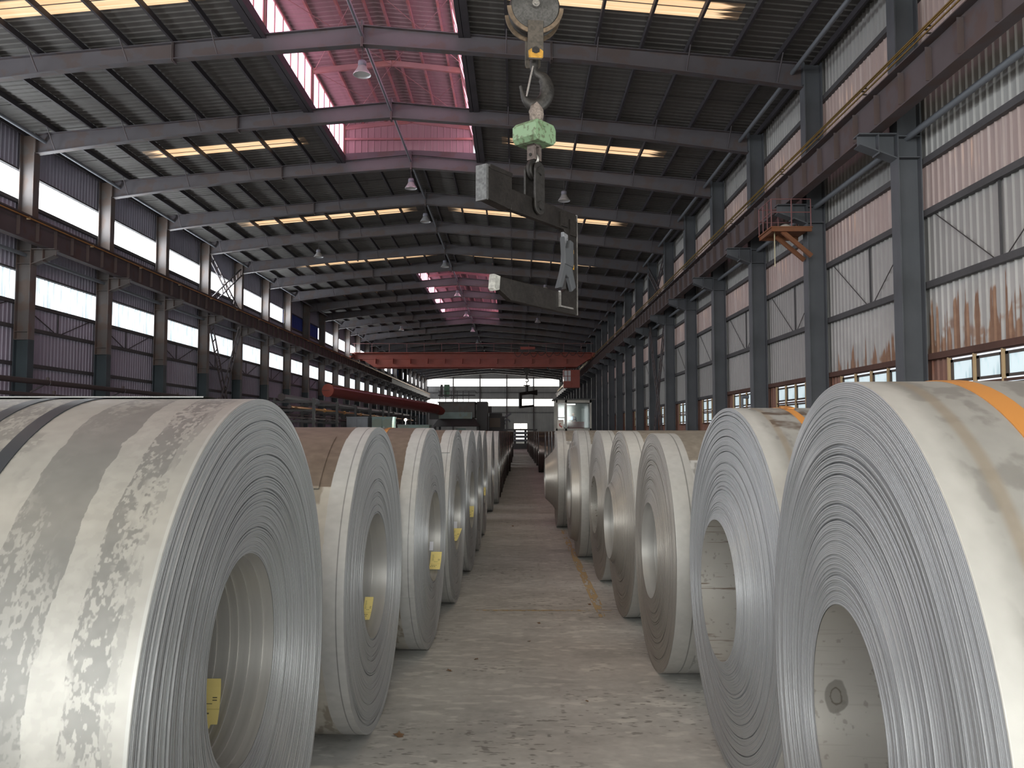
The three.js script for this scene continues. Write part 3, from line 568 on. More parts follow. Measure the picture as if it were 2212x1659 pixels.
const skinPale = (seed, stain) => (u, v) => {
  const s = (1 - v) * 1.25, a = ang(u, -1), big = fbm(u, v, 9, 5, 5, seed), cloud = smooth(0.50, 0.60, fbm(u, v, 44, 14, 6, seed + 3)), grain = fbm(u, v, 160, 40, 3, seed + 5);
  let c = mix3([0.40, 0.39, 0.365], [0.33, 0.322, 0.305], big); c = mix3(c, [0.22, 0.21, 0.195], 0.7 * cloud);
  if (s < 0.09) c = mix3([0.50, 0.49, 0.465], c, smooth(0.03, 0.09, s)); c = mix3(c, [0.30, 0.255, 0.20], 0.8 * smooth(0.022, 0.006, Math.abs(s - 0.105 - 0.02 * (big - 0.5))));
  if (stain && a > -25 && a < 40 && s > 0.1 && s < 0.30) c = mix3(c, [0.11, 0.075, 0.055], 0.85 * smooth(0.42, 0.6, fbm(u, v, 70, 10, 4, seed + 9)));
  const g = 0.93 + 0.14 * grain; return [c[0] * g, c[1] * g, c[2] * g];
};
const skinSpotted = seed => (u, v) => { // brown crown, pale speckled flank
  const s = (1 - v) * 1.25, a = ang(u, -1), big = fbm(u, v, 8, 5, 4, seed), spot = smooth(0.48, 0.62, fbm(u, v, 60, 26, 4, seed + 3)), grain = fbm(u, v, 180, 40, 3, seed + 5);
  const crown = mix3([0.19, 0.165, 0.135], [0.27, 0.24, 0.20], grain), flank = mix3([0.46, 0.455, 0.44], [0.27, 0.265, 0.25], spot * smooth(0.35, 0.6, big));
  let c = s < 0.15 ? mix3([0.46, 0.455, 0.44], [0.36, 0.35, 0.33], big) : a < 38 && a > -100 ? crown : flank;
  if (s > 0.10 && s < 0.107) c = [0.2, 0.2, 0.19];
  const g = 0.92 + 0.16 * grain; return [c[0] * g, c[1] * g, c[2] * g];
};
const skinDark = (u, v) => { const g = fbm(u, v, 60, 12, 4, 901), b = fbm(u, v, 4, 8, 3, 905); const k = 0.7 + 0.6 * g; return [(0.10 + 0.06 * b) * k, (0.082 + 0.05 * b) * k, (0.08 + 0.045 * b) * k]; };
const sk = (fn, o = {}, w = 1024, h = 512) => mat([1, 1, 1], { map: tex(w, h, fn), metalness: 0.25, roughness: 0.5, ...o });
const SKIN = {
  mottle: sk(skinMottle, { metalness: 0.35, roughness: 0.45 }, 2048, 1024), brownL: sk(skinBrown(701, 1, 0, 50)), brownL2: sk(skinBrown(721, 1, 0, 118)), brownL3: sk(skinBrown(741, 1, 0, 40)),
  pale: sk(skinPale(801, false), { roughness: 0.5 }, 2048, 512), paleStain: sk(skinPale(821, true), { roughness: 0.5 }), spotA: sk(skinSpotted(841)), spotB: sk(skinSpotted(861)), spotC: sk(skinSpotted(881)),
  dark: sk(skinDark, { metalness: 0.85, roughness: 0.28 }, 512, 256),
};
const mBore = mat([0.60, 0.59, 0.57], { map: tDust, metalness: 0.55, roughness: 0.38 });
const boreSkin = (seed, crack, spots) => tex(1024, 512, (u, v) => { // u = angle, v = 0 at the aisle mouth of the bore
  const b = fbm(u, v, 14, 6, 5, seed), line = smooth(0.64, 0.72, fbm(u, v, 260, 7, 3, seed + 4)) * smooth(0.45, 0.6, fbm(u, v, 16, 6, 3, seed + 6)), dot = smooth(0.72, 0.80, fbm(u, v, 90, 60, 3, seed + 8));
  let c = mix3([0.47, 0.455, 0.425], [0.37, 0.355, 0.33], b); c = mix3(c, [0.13, 0.09, 0.065], crack * line); c = mix3(c, [0.2, 0.18, 0.16], 0.5 * dot);
  for (const [su, sv, ru, rv, ring] of spots) { const d = Math.hypot((u - su) / ru, (v - sv) / rv) + 0.35 * (fbm(u, v, 60, 40, 3, seed + 2) - 0.5); c = mix3(c, [0.17, 0.16, 0.145], 0.75 * smooth(1.02, 0.92, d)); if (ring) c = mix3(c, [0.10, 0.085, 0.07], 0.8 * smooth(0.07, 0.03, Math.abs(d - 0.45))); }
  return c;
});
const mBoreStain = mat([1, 1, 1], { map: boreSkin(911, 0.85, []), metalness: 0.45, roughness: 0.28 });
const mBoreSpot = mat([1, 1, 1], { map: boreSkin(951, 0.12, [[0.758, 0.05, 0.027, 0.027, 1]]), metalness: 0.45, roughness: 0.32 });
const mTag = canvasTex(128, 256, (g, w, h) => { g.fillStyle = '#ecd98c'; g.fillRect(0, 0, w, h); g.fillStyle = '#6b6248'; for (let i = 0; i < 3; i++) g.fillRect(12 + i * 22, 44, 12, 9); for (let i = 0; i < 4; i++) g.fillRect(16 + i * 18, 64, 10, 9); g.fillRect(44, 122, 46, 4); for (let i = 0; i < 6; i++) { g.fillRect(18, 138 + i * 15, 26 - 3 * (i % 3), 3); if (i < 2) g.fillRect(90, 140 + i * 14, 22, 6); } g.fillStyle = '#c9b56c'; g.fillRect(0, 92, w, 3); });
const mPaper = mat([1, 1, 1], { map: mTag, roughness: 0.85 }), mPaperWhite = mat([0.78, 0.78, 0.84], { roughness: 0.85 });
const mStrap = { dark: mat([0.07, 0.08, 0.095], { roughness: 0.4, metalness: 0.6 }), orange: mat([0.52, 0.22, 0.05], { map: tPit, roughness: 0.65 }), pale: mat([0.5, 0.5, 0.5], { metalness: 0.6, roughness: 0.4 }), lip: mat([0.26, 0.26, 0.26], { metalness: 0.4, roughness: 0.55 }) };
mStrap.orange.map = tex(256, 64, (u, v) => mix3([1, 1, 1], [0.45, 0.42, 0.42], smooth(0.5, 0.7, fbm(u, v, 24, 3, 4, 921))), { repeat: [1, 1] });

function makeCoil(o) {
  const rnd = rng(o.seed), right = o.side < 0;
  o = { R: 0.81, ri: 0.325, W: 1.25, dy: 0, N: 60, seg: 96, amp: 0.003, dish: () => 0, skin: 'dark', face: 'steel', bore: mBore, straps: [], ...o };
  const ecc = r => o.dy * clamp((o.R - r) / (o.R - o.ri)), yaw = o.yaw * Math.PI / 180, nx = o.side * Math.cos(yaw), nz = o.side * Math.sin(yaw);
  const t = thing('steel_coil', o.label, 'steel coil', [o.x - nx * o.W / 2, 0, o.z - nz * o.W / 2], right ? Math.PI - yaw : -yaw, o.group);
  const fb = faceBands(o, rnd), { R, ri, W } = o;
  part('wound_edge', bands(fb, o.seg, R, ecc), faceMats[o.face], t);
  part('back_edge', bands([[ri, -W / 2, 0, -1, R, -W / 2, 0, -1]], 48, R, ecc), faceMats[o.face], t);
  part('outer_wrap', bands([[R, -W / 2, 1, 0, R, o.rimX - 0.004, 1, 0, 0, 0.996], [R, o.rimX - 0.004, 1, 0.3, R - 0.004, o.rimX, 0.3, 1, 0.996, 1]], o.seg, R, ecc), SKIN[o.skin], t);
  // bore: wraps stepping back from the eye
  const bb = [], st = o.boreSteps ?? 5; let x = o.boreX, r = ri;
  for (let i = 0; i <= st; i++) { const xn = i === st ? -W / 2 : x - (o.boreGap ?? 0.05) * (0.7 + 1.2 * rnd()); bb.push([r, x, -1, 0, r, xn, -1, 0, 0, 1]); if (i < st) { bb.push([r, xn, 0, 1, r - 0.006, xn, 0, 1, 0, 1]); r -= 0.006; } x = xn; }
  part('bore', bands(bb, 64, R, () => o.dy), o.bore, t);
  for (const [off, w, m, seal] of o.straps) {
    const xs = W / 2 - off, rr = R + 0.003, b = [[R - 0.002, xs - w / 2, 0, -1, rr, xs - w / 2, 0, -1], [rr, xs - w / 2, 1, 0, rr, xs + w / 2, 1, 0], [rr, xs + w / 2, 0, 1, R - 0.002, xs + w / 2, 0, 1]];
    part('strap', bands(b, 96, R, () => 0), mStrap[m], t).userData.label = `${m === 'dark' ? 'dark steel' : m} strapping band`;
    if (seal !== undefined) { const a = seal * Math.PI / 180 * (right ? -1 : 1), g = bx(0.05, 0.008, 0.07); g.rotateX(a); part('strap_seal', g, mStrap[m], t, [xs, R + (rr + 0.004) * Math.cos(a), (rr + 0.004) * Math.sin(a)]); }
  }
  if (o.tail !== undefined) { // free end of the strip: a lapped sheet with a visible lip
    const [deg, arc, off] = o.tail, n = 24, q = [], sgn = right ? -1 : 1, A = i => (deg - arc * i / n) * Math.PI / 180 * sgn, rr = R + 0.0045, xa = -W / 2, xb = o.rimX - off, P = (xx, i, ra) => [xx, R + ra * Math.cos(A(i)), ra * Math.sin(A(i))];
    const U = i => A(i) / (2 * Math.PI) + 0.5, v1 = 1 - off / W;
    for (let i = 0; i < n; i++) { const lift = o.lift ?? 0.004, f = Math.pow(1 - i / n, 2), f2 = Math.pow(1 - (i + 1) / n, 2), r0 = R + 0.0035 + lift * f, r1 = R + 0.0035 + lift * f2; q.push([P(xa, i, r0), P(xb, i, r0), P(xb, i + 1, r1), P(xa, i + 1, r1), [[U(i), 0], [U(i), v1], [U(i + 1), v1], [U(i + 1), 0]]]); }
    part('strip_tail', quads(q), SKIN[o.skin], t);
    part('strip_lip', quads([[P(xa, 0, R + 0.0005 + (o.lift ?? 0.004)), P(xb, 0, R + 0.0005 + (o.lift ?? 0.004)), P(xb, 0, R + 0.0045 + (o.lift ?? 0.004)), P(xa, 0, R + 0.0045 + (o.lift ?? 0.004))]]), mStrap.lip, t);
  }
  for (const [deg, xin, w, h, turn, white] of o.tags ?? []) { // paper tag stuck inside the bore
    const a = deg * Math.PI / 180 * (right ? -1 : 1), q = [], n = 6, rr = ri - 0.01 - 0.006 * Math.min(st, Math.ceil((xin + w) / (1.3 * (o.boreGap ?? 0.05))) + 1);
    for (let i = 0; i < n; i++) { const P = (k, xx) => { const aa = a + (k / n - 0.5) * h / rr; return [xx + turn * (k / n - 0.5), R + o.dy + rr * Math.cos(aa), rr * Math.sin(aa)]; }; const x0 = o.boreX - xin, f = i / n, f2 = (i + 1) / n, k0 = right ? [f, f2] : [f, f2]; q.push([P(i, x0), P(i + 1, x0), P(i + 1, x0 - w), P(i, x0 - w), [[1, 1 - k0[0]], [1, 1 - k0[1]], [0, 1 - k0[1]], [0, 1 - k0[0]]]]); }
    part('paper_tag', quads(q), white ? mPaperWhite : mPaper, t).userData.label = white ? 'white paper slip' : 'yellow printed paper tag';
  }
  return t;
}
const gL = 'steel coils in the row on the violet wall side of the aisle', gR = 'steel coils in the row on the ribbed wall side of the aisle';
makeCoil({ seed: 11, side: 1, x: -0.764, z: -2.52, R: 0.850, ri: 0.31, yaw: -0.3, dy: 0.07, N: 104, seg: 176, amp: 0.0045, dish: t => -0.055 * Math.pow(1 - t, 3) - 0.012 * Math.pow(t, 6), skin: 'mottle', straps: [[0.49, 0.04, 'dark'], [0.62, 0.04, 'dark', 30]], tail: [4, 40, 0.16], tags: [[-137, 0.13, 0.085, 0.16, -0.03], [-152, 0.135, 0.06, 0.06, 0]], boreSteps: 8, boreGap: 0.028, label: 'big grey steel coil with slate and pale streaks and two dark straps', group: gL });
makeCoil({ seed: 12, side: 1, x: -0.764, z: -4.60, R: 0.813, ri: 0.335, yaw: 1.3, N: 84, seg: 144, amp: 0.003, dish: t => -0.01 * (1 - t), skin: 'brownL', straps: [[0.55, 0.03, 'dark']], tail: [51, 30, 0.17], tags: [[-139, 0.06, 0.05, 0.16, 0]], label: 'steel coil with brown crown, pale edge band and a clipped strip end', group: gL });
makeCoil({ seed: 13, side: 1, x: -0.633, z: -6.27, R: 0.815, ri: 0.33, yaw: 2.4, N: 76, seg: 128, amp: 0.0035, dish: t => 0.02 * Math.pow(1 - t, 2), skin: 'brownL2', straps: [[0.32, 0.03, 'orange']], tail: [112, 30, 0.0], tags: [[-136, -0.02, 0.085, 0.17, 0], [-112, 0.05, 0.03, 0.07, 0, 1]], label: 'brown topped steel coil with an orange strap and upright yellow tag in its eye', group: gL });
makeCoil({ seed: 14, side: 1, x: -0.559, z: -7.92, R: 0.809, yaw: 1.8, N: 64, seg: 112, face: 'steel', skin: 'brownL3', tail: [42, 25, 0.02], tags: [[-137, 0.0, 0.08, 0.16, 0.04], [-115, 0.03, 0.07, 0.07, 0, 1]], label: 'rust brown steel coil with slanted yellow tag and white slip in its eye', group: gL });
const restL = [[-0.513, -9.68, 2.0, 'brownL', 1], [-0.50, -11.36, 1, 'brownL2', 0], [-0.49, -13.03, 1, 'brownL', 1], [-0.55, -14.85, 0.5, 'brownL', 0], [-0.47, -16.85, 1, 'brownL3', 0], [-0.385, -18.75, 0.5, 'brownL3', 0]];
restL.forEach(([x, z, yaw, skin, tg], i) => makeCoil({ seed: 20 + i, side: 1, x, z, yaw, skin, N: 48, seg: 96, tags: tg ? [[-124, 0.0, 0.08, 0.15, 0]] : [], label: `steel coil with pale edge band${tg ? ' and yellow tag' : ''}, ${ORD[i]} beyond the slanted tag coil`, group: gL }));
makeCoil({ seed: 31, side: -1, x: 0.865, z: -2.20, R: 0.866, ri: 0.31, yaw: 5.0, dy: -0.035, N: 112, seg: 176, amp: 0.004, dish: t => 0.004 * (1 - t), skin: 'pale', bore: mBoreSpot, straps: [[0.25, 0.055, 'orange']], boreSteps: 0, label: 'big cream grey steel coil with a broad orange strap and stained eye', group: gR });
makeCoil({ seed: 32, side: -1, x: 1.006, z: -3.95, R: 0.857, ri: 0.325, yaw: -0.6, N: 96, seg: 160, amp: 0.004, dish: t => 0.055 * Math.pow(1 - t, 4), skin: 'paleStain', bore: mBoreStain, straps: [[0.25, 0.035, 'orange', 8]], tail: [112, 30, 0.1], lift: 0.04, boreSteps: 0, label: 'pale steel coil with brown crown stain and a narrow orange strap', group: gR });
makeCoil({ seed: 33, side: -1, x: 0.934, z: -5.69, R: 0.795, ri: 0.32, yaw: -0.5, N: 80, seg: 128, amp: 0.003, dish: t => 0.025 * Math.pow(1 - t, 3), face: 'brown', skin: 'spotA', tail: [118, 40, 0.12], lift: 0.05, boreSteps: 1, label: 'steel coil with speckled flank and a lifted strip end near the floor', group: gR });
makeCoil({ seed: 34, side: -1, x: 0.914, z: -7.32, R: 0.804, ri: 0.31, yaw: -1.4, N: 64, seg: 112, dish: t => 0.10 * Math.pow(1 - t, 4), face: 'brown', skin: 'spotB', tail: [104, 24, 0.0], lift: 0.02, boreSteps: 1, label: 'brown grey steel coil with inner wraps pushed out and a bent strip end', group: gR });
makeCoil({ seed: 35, side: -1, x: 0.894, z: -9.08, R: 0.808, ri: 0.31, yaw: -1.7, N: 56, seg: 104, dish: t => 0.04 * Math.pow(1 - t, 3), face: 'brown', skin: 'spotB', bore: mBoreStain, label: 'speckled steel coil with a ragged glinting eye', group: gR });
makeCoil({ seed: 36, side: -1, x: 0.78, z: -10.76, R: 0.81, yaw: 0, N: 48, seg: 96, dish: t => 0.09 * smooth(0.62, 0.5, t), skin: 'spotB', face: 'brown', tail: [125, 20, 0.1], label: 'speckled steel coil with a stepped out core, beside the coil with glinting eye', group: gR });
makeCoil({ seed: 37, side: -1, x: 0.875, z: -12.42, R: 0.81, yaw: 0, N: 48, seg: 96, dish: t => 0.06 * smooth(0.7, 0.6, t), skin: 'spotB', face: 'brown', label: 'steel coil with brown stepped core, half hidden between speckled coils', group: gR });
makeCoil({ seed: 38, side: -1, x: 0.68, z: -14.10, R: 0.81, yaw: 0, N: 48, seg: 96, dish: t => 0.19 * Math.pow(clamp(1 - t / 0.45), 1.3), skin: 'spotC', face: 'brown', tail: [100, 36, 0.16], lift: 0.05, label: 'speckled steel coil standing out into the aisle with a cone of pushed out wraps', group: gR });
{ // dark shiny coils deeper in the hall
  const proto = {}, count = { 1: 0, [-1]: 0 };
  const dark = (side, x, z) => {
    const lab = `dark shiny steel coil, ${ORD[count[side]++]} of the dark coils in the ${side > 0 ? 'violet' : 'ribbed'} wall row`, g = `dark shiny coils of the ${side > 0 ? 'violet' : 'ribbed'} wall row`;
    if (!proto[side]) { proto[side] = makeCoil({ seed: 50 + side, side, x, z, yaw: 0, N: 24, seg: 72, face: 'dark', skin: 'dark', straps: [[0.3, 0.03, 'orange'], [0.9, 0.03, 'orange']], boreSteps: 1, label: lab, group: g }); return; }
    copy(proto[side], 'steel_coil', [x - side * 0.625, 0, z], lab);
  };
  const XLf = [[-20.45, -0.37], [-22.1, -0.36], [-23.8, -0.36], [-25.45, -0.35], [-27.1, -0.34], [-28.8, -0.33], [-30.45, -0.29], [-32.1, -0.28], [-33.9, -0.22], [-35.6, -0.24], [-37.3, -0.24], [-40, -0.24], [-43.5, -0.2], [-47, -0.2], [-50.5, -0.2], [-53.8, -0.17], [-58, -0.2], [-62, -0.2]];
  for (const [z, x] of XLf) dark(1, x, z);
  const XRf = [[-15.8, 1.1], [-17.5, 1.08], [-19.2, 1.06], [-20.9, 1.05], [-22.6, 1.06], [-24.3, 1.05], [-26.2, 1.04], [-28.8, 1.02], [-33, 0.90], [-35, 1.0], [-37, 1.0], [-39.5, 0.97], [-42.5, 0.95], [-45.5, 0.96], [-49, 0.94], [-52.5, 0.93], [-56, 0.91], [-61, 0.92], [-66, 0.9]];
  for (const [z, x] of XRf) dark(-1, x, z);
}
// ================================================================== HOIST, SCALE AND COIL HOOK (hanging over the aisle)
const AH = 35.84 * Math.PI / 180, HB = [0.782, -10.5];        // heading of the coil hook's arm and the foot of its back edge
const onHook = s => [HB[0] + Math.sin(AH) * s, HB[1] - Math.cos(AH) * s];
const [hx, hz] = onHook(-0.903);
const HT = 0.075, offN = [-Math.cos(AH) * HT / 2, -Math.sin(AH) * HT / 2]; // plate lies behind its near face
const HX = hx + offN[0], HZ = hz + offN[1], HTURN = Math.PI / 2 - AH;     // local +x runs along the arm towards its back
{
  const t = thing('coil_hook', 'black C shaped coil lifting hook with counterweight hanging over the aisle', 'lifting hook', [HX, 3.09, HZ], HTURN);
  const S = s => s + 0.903, Y = y => y - 3.09, P = a => a.map(([s, y]) => [S(s), Y(y)]);
  part('body', prismB(P([[-1.43, 4.15], [-0.30, 4.15], [-0.215, 4.06], [-0.25, 3.98], [-0.25, 3.40], [-0.33, 3.345], [-1.64, 3.345], [-1.66, 3.20], [-1.43, 3.10], [-0.02, 3.09], [0.0, 3.12], [0.0, 4.38], [-0.03, 4.40], [-1.43, 4.40]]), HT, 0, 0.008), M.blackIron, t);
  part('counterweight', prismB(P([[-1.86, 4.18], [-1.45, 4.15], [-1.41, 4.24], [-1.41, 4.545], [-1.86, 4.545]]), 0.14, -0.03, 0.01), M.blackIron, t);
  part('end_plate', bx(0.035, 0.40, 0.15, S(-1.885), Y(4.365), -0.03), mat([0.15, 0.15, 0.15], { map: tPit, roughness: 0.5, metalness: 0.5 }), t).userData.label = 'worn grey end plate';
  part('top_plate', bx(0.42, 0.05, 0.15, S(-1.62), Y(4.555), -0.03), M.blackIron, t);
  part('wear_cap', prismB(P([[-1.76, 3.20], [-1.73, 3.17], [-1.65, 3.19], [-1.63, 3.35], [-1.74, 3.36]]), 0.09, 0, 0.015), mat([0.50, 0.49, 0.45], { map: tPit, roughness: 0.6 }), t).userData.label = 'pale cap on the tip of the arm';
  part('back_edge_plate', bx(0.016, 1.30, 0.085, S(0.01), Y(3.745), 0), M.bareEdge, t).userData.label = 'bright worn back edge';
  part('weld_plate', [bx(0.17, 0.16, 0.02, S(-0.31), Y(4.26), HT / 2 + 0.008), bx(0.16, 0.2, 0.02, S(-0.10), Y(4.20), HT / 2 + 0.008), bx(0.02, 0.18, 0.024, S(-0.40), Y(4.26), HT / 2 + 0.008)], M.blackIron, t);
  part('weld_plate', [bx(0.02, 0.20, 0.03, S(-0.42), Y(3.25), HT / 2 + 0.01), bx(0.30, 0.02, 0.03, S(-0.27), Y(3.16), HT / 2 + 0.01)], M.bareEdge, t);
  part('paint_mark', [bx(0.08, 0.05, 0.004, S(-0.11), Y(3.90), HT / 2 + 0.001), bx(0.05, 0.07, 0.004, S(-0.17), Y(3.64), HT / 2 + 0.001), bx(0.03, 0.06, 0.004, S(-0.08), Y(3.70), HT / 2 + 0.001)], M.yellow, t).userData.label = 'scraps of orange paint';
  // torn rubber guards on the back of the throat
  const rub = mat([0.075, 0.078, 0.085], { map: tDust, roughness: 0.7 });
  part('rubber_guard', [prismB(P([[-0.36, 4.10], [-0.26, 4.08], [-0.25, 3.88], [-0.36, 3.70]]), 0.05, 0.05, 0.01)], mat([0.26, 0.265, 0.28], { map: tPit, roughness: 0.5, metalness: 0.4 }), t);
  part('rubber_guard', [prismB(P([[-0.44, 4.02], [-0.40, 3.88], [-0.33, 3.90], [-0.29, 4.0], [-0.22, 3.98], [-0.22, 3.66], [-0.42, 3.68]]), 0.07, 0.10, 0.014), prismB(P([[-0.42, 3.70], [-0.24, 3.68], [-0.14, 3.42], [-0.23, 3.36], [-0.31, 3.52], [-0.38, 3.55], [-0.46, 3.38], [-0.56, 3.36], [-0.47, 3.56]]), 0.06, 0.09, 0.014)], rub, t).userData.label = 'torn grey rubber guard';
  // link plates with pins
  for (const z of [-1, 1]) part('link_plate', prismB(Array.from({ length: 33 }, (_, i) => { const a = i / 32 * 2 * Math.PI, c = Math.cos(a), s = Math.sin(a); return [0.10 * c, (s >= 0 ? 1.65 : 1.21) + 0.10 * s]; }), 0.028, z * (HT / 2 + 0.035), 0.006), M.cast, t);
  for (const y of [1.22, 1.64]) part('pin', [new THREE.CylinderGeometry(0.038, 0.038, 0.2, 20).rotateX(Math.PI / 2).translate(0, y, 0), new THREE.CylinderGeometry(0.058, 0.058, 0.025, 6).rotateX(Math.PI / 2).translate(0, y, 0.095), new THREE.CylinderGeometry(0.058, 0.058, 0.025, 6).rotateX(Math.PI / 2).translate(0, y, -0.095)], M.cast, t);
  part('link_eye', [new THREE.CylinderGeometry(0.125, 0.125, 0.035, 32).rotateX(Math.PI / 2).translate(-0.02, 1.66, 0), new THREE.TorusGeometry(0.095, 0.034, 12, 28).translate(0, 1.66, 0), bx(0.10, 0.1, 0.055, 0, 1.76, 0)], M.cast, t);
}
{ // crane scale: green housing with clevis below and hook ring above
  const t = thing('crane_scale', 'scuffed pale green crane scale housing below the hoist hook', 'crane scale', [HX, 4.80, HZ], Math.PI / 4 + 0.08);
  const tG = tex(256, 256, (u, v) => mix3([0.20, 0.31, 0.18], [0.09, 0.09, 0.05], 0.75 * smooth(0.52, 0.7, fbm(u, v, 10, 10, 5, 941))), { repeat: [3, 3] }), mG = mat([1, 1, 1], { map: tG, roughness: 0.55 });
  const oct = (a, b, c) => [[-a + c, -b], [a - c, -b], [a, -b + c], [a, b - c], [a - c, b], [-a + c, b], [-a, b - c], [-a, -b + c]];
  part('housing', prismB(oct(0.20, 0.125, 0.05), 0.36, 0, 0.012).translate(0, 0.385, 0), mG, t);
  const plate = canvasTex(128, 64, (g, w, h) => { g.fillStyle = '#0c0c0c'; g.fillRect(0, 0, w, h); g.fillStyle = '#d8d8d8'; g.font = 'bold 34px sans-serif'; g.textAlign = 'center'; g.fillText('·108·', w / 2, 45); });
  part('number_plate', new THREE.PlaneGeometry(0.085, 0.04).rotateY(Math.PI / 2), mat([1, 1, 1], { map: plate }), t, [0.2065, 0.44, -0.04]).userData.label = 'black plate with pale digits';
  part('lifting_lug', new THREE.CylinderGeometry(0.03, 0.03, 0.03, 14).rotateX(Math.PI / 2), mG, t, [-0.05, 0.46, 0.19]);
  part('clevis', [bx(0.04, 0.22, 0.11, -0.05, 0.18, 0), bx(0.04, 0.22, 0.11, 0.05, 0.18, 0), bx(0.14, 0.05, 0.11, 0, 0.26, 0)], mat([0.13, 0.10, 0.09], { map: tPit, roughness: 0.7 }), t);
  part('clevis_pin', new THREE.CylinderGeometry(0.02, 0.02, 0.16, 12).rotateZ(Math.PI / 2), M.cast, t, [0, 0.13, 0]);
  part('shackle', [new THREE.TorusGeometry(0.055, 0.02, 10, 24).rotateY(Math.PI / 2).translate(0, 0.085, 0), bar([0, -0.03, 0], [0, 0.04, 0], 0.022)], M.bareEdge, t);
  part('top_ring', [new THREE.TorusGeometry(0.12, 0.03, 12, 28, Math.PI).rotateY(0.5).translate(0, 0.62, 0), bar([0.105, 0.50, -0.057], [0.105, 0.63, -0.057], 0.03), bar([-0.105, 0.50, 0.057], [-0.105, 0.63, 0.057], 0.03)], mat([0.16, 0.13, 0.11], { map: tPit, roughness: 0.6, metalness: 0.4 }), t);
  const rg = rng(77), rag = new THREE.IcosahedronGeometry(0.1, 3), pa = rag.attributes.position; for (let i = 0; i < pa.count; i++) { const x = pa.getX(i), y = pa.getY(i), z = pa.getZ(i), k = 0.85 + 0.35 * vnoise(x * 40 + 50, y * 30 + z * 40 + 50, 200, 200, 5); pa.setXYZ(i, x * k * 0.95, y * k * 1.3, z * k * 0.8); } rag.computeVertexNormals();
  part('rag', rag, mat([0.28, 0.23, 0.20], { map: tPit, roughness: 0.9 }), t, [-0.085, 0.60, 0.10]).userData.label = 'greasy rag wrapped on the ring';
}
{ // hoist block with hook
  const t = thing('hoist_block', 'dark round hoist hook block hanging from the ropes of the overhead crane', 'hook block', [HX, 5.42, HZ], 0.12);
  const Y = y => y - 5.42;
  for (const [z, r, m] of [[0.075, 0.285, M.cast], [-0.075, 0.285, M.cast]]) part('cheek_plate', new THREE.CylinderGeometry(r, r, 0.03, 48).rotateX(Math.PI / 2), mat([0.11, 0.105, 0.10], { map: tPit, roughness: 0.6, metalness: 0.3 }), t, [0, Y(6.74), z + 0.03]);
  part('sheave', lathe([[0.05, -0.1], [0.29, -0.1], [0.31, -0.07], [0.24, -0.05], [0.24, -0.03], [0.31, -0.01], [0.31, 0.01], [0.24, 0.03], [0.24, 0.05], [0.31, 0.07], [0.29, 0.1], [0.05, 0.1]], 48).rotateX(Math.PI / 2), M.cast, t, [0, Y(6.74), 0]);
  part('axle', [new THREE.CylinderGeometry(0.045, 0.045, 0.34, 20).rotateX(Math.PI / 2), new THREE.CylinderGeometry(0.03, 0.03, 0.37, 6).rotateX(Math.PI / 2)], M.bareEdge, t, [0, Y(6.75), 0]);
  const guard = (r0, r1, z) => { const a = []; for (let i = 0; i <= 28; i++) { const q = Math.PI * (1.02 + 0.96 * i / 28); a.push([r1 * Math.cos(q), r1 * Math.sin(q)]); } for (let i = 28; i >= 0; i--) { const q = Math.PI * (1.02 + 0.96 * i / 28); a.push([r0 * Math.cos(q), r0 * Math.sin(q)]); } return prism(a, 0.02, z).translate(0, Y(6.74), 0); };
  for (const z of [-1, 1]) part('rope_guard', guard(0.295, 0.345, z * 0.12), mat([0.20, 0.14, 0.09], { map: tPit, roughness: 0.7 }), t);
  for (const z of [-1, 1]) part('strap_plate', prismB([[-0.095, Y(6.10)], [-0.07, Y(6.07)], [0.07, Y(6.07)], [0.095, Y(6.10)], [0.095, Y(6.55)], [-0.095, Y(6.55)]], 0.03, z * 0.125, 0.005), mat([0.09, 0.075, 0.06], { map: tPit, bumpMap: bPit, bumpScale: 0.004, roughness: 0.75 }), t);
  for (const z of [-1, 1]) part('paint_patch', prism([[-0.085, Y(6.085)], [0.085, Y(6.085)], [0.09, Y(6.17)], [0.05, Y(6.20)], [0.045, Y(6.15)], [-0.045, Y(6.15)], [-0.05, Y(6.20)], [-0.09, Y(6.17)]], 0.004, z * 0.142), M.yellow, t).userData.label = 'worn yellow paint';
  part('trunnion', new THREE.CylinderGeometry(0.042, 0.042, 0.30, 20).rotateX(Math.PI / 2), M.cast, t, [0, Y(6.18), 0]);
  // the hook: swept along its curve, thick at the back, narrow at the tip
  const c = new THREE.CatmullRomCurve3([[0, 6.12, 0], [0.0, 6.02, 0], [0.03, 5.95, 0], [0.11, 5.90, 0], [0.155, 5.80, 0], [0.15, 5.68, 0], [0.08, 5.58, 0], [-0.02, 5.56, 0], [-0.10, 5.62, 0], [-0.14, 5.70, 0], [-0.165, 5.79, 0]].map(p => new THREE.Vector3(p[0], Y(p[1]), p[2])));
  const n = 60, sg = 14, fr = c.computeFrenetFrames(n, false), pos = [], idx = [];
  for (let i = 0; i <= n; i++) { const f = i / n, p = c.getPoint(f), T = c.getTangent(f), B = new THREE.Vector3(0, 0, 1), N = new THREE.Vector3().crossVectors(T, B), r = f < 0.15 ? 0.05 : f < 0.5 ? mix(0.05, 0.088, smooth(0.15, 0.45, f)) : mix(0.088, 0.02, smooth(0.6, 1, f)); for (let j = 0; j < sg; j++) { const a = j / sg * 2 * Math.PI; pos.push(p.x + r * (Math.cos(a) * N.x) + 0.75 * r * Math.sin(a) * B.x, p.y + r * Math.cos(a) * N.y, p.z + 0.72 * r * Math.sin(a)); } }
  for (let i = 0; i < n; i++) for (let j = 0; j < sg; j++) { const a = i * sg + j, b = i * sg + (j + 1) % sg; idx.push(a, b, a + sg, b, b + sg, a + sg); }
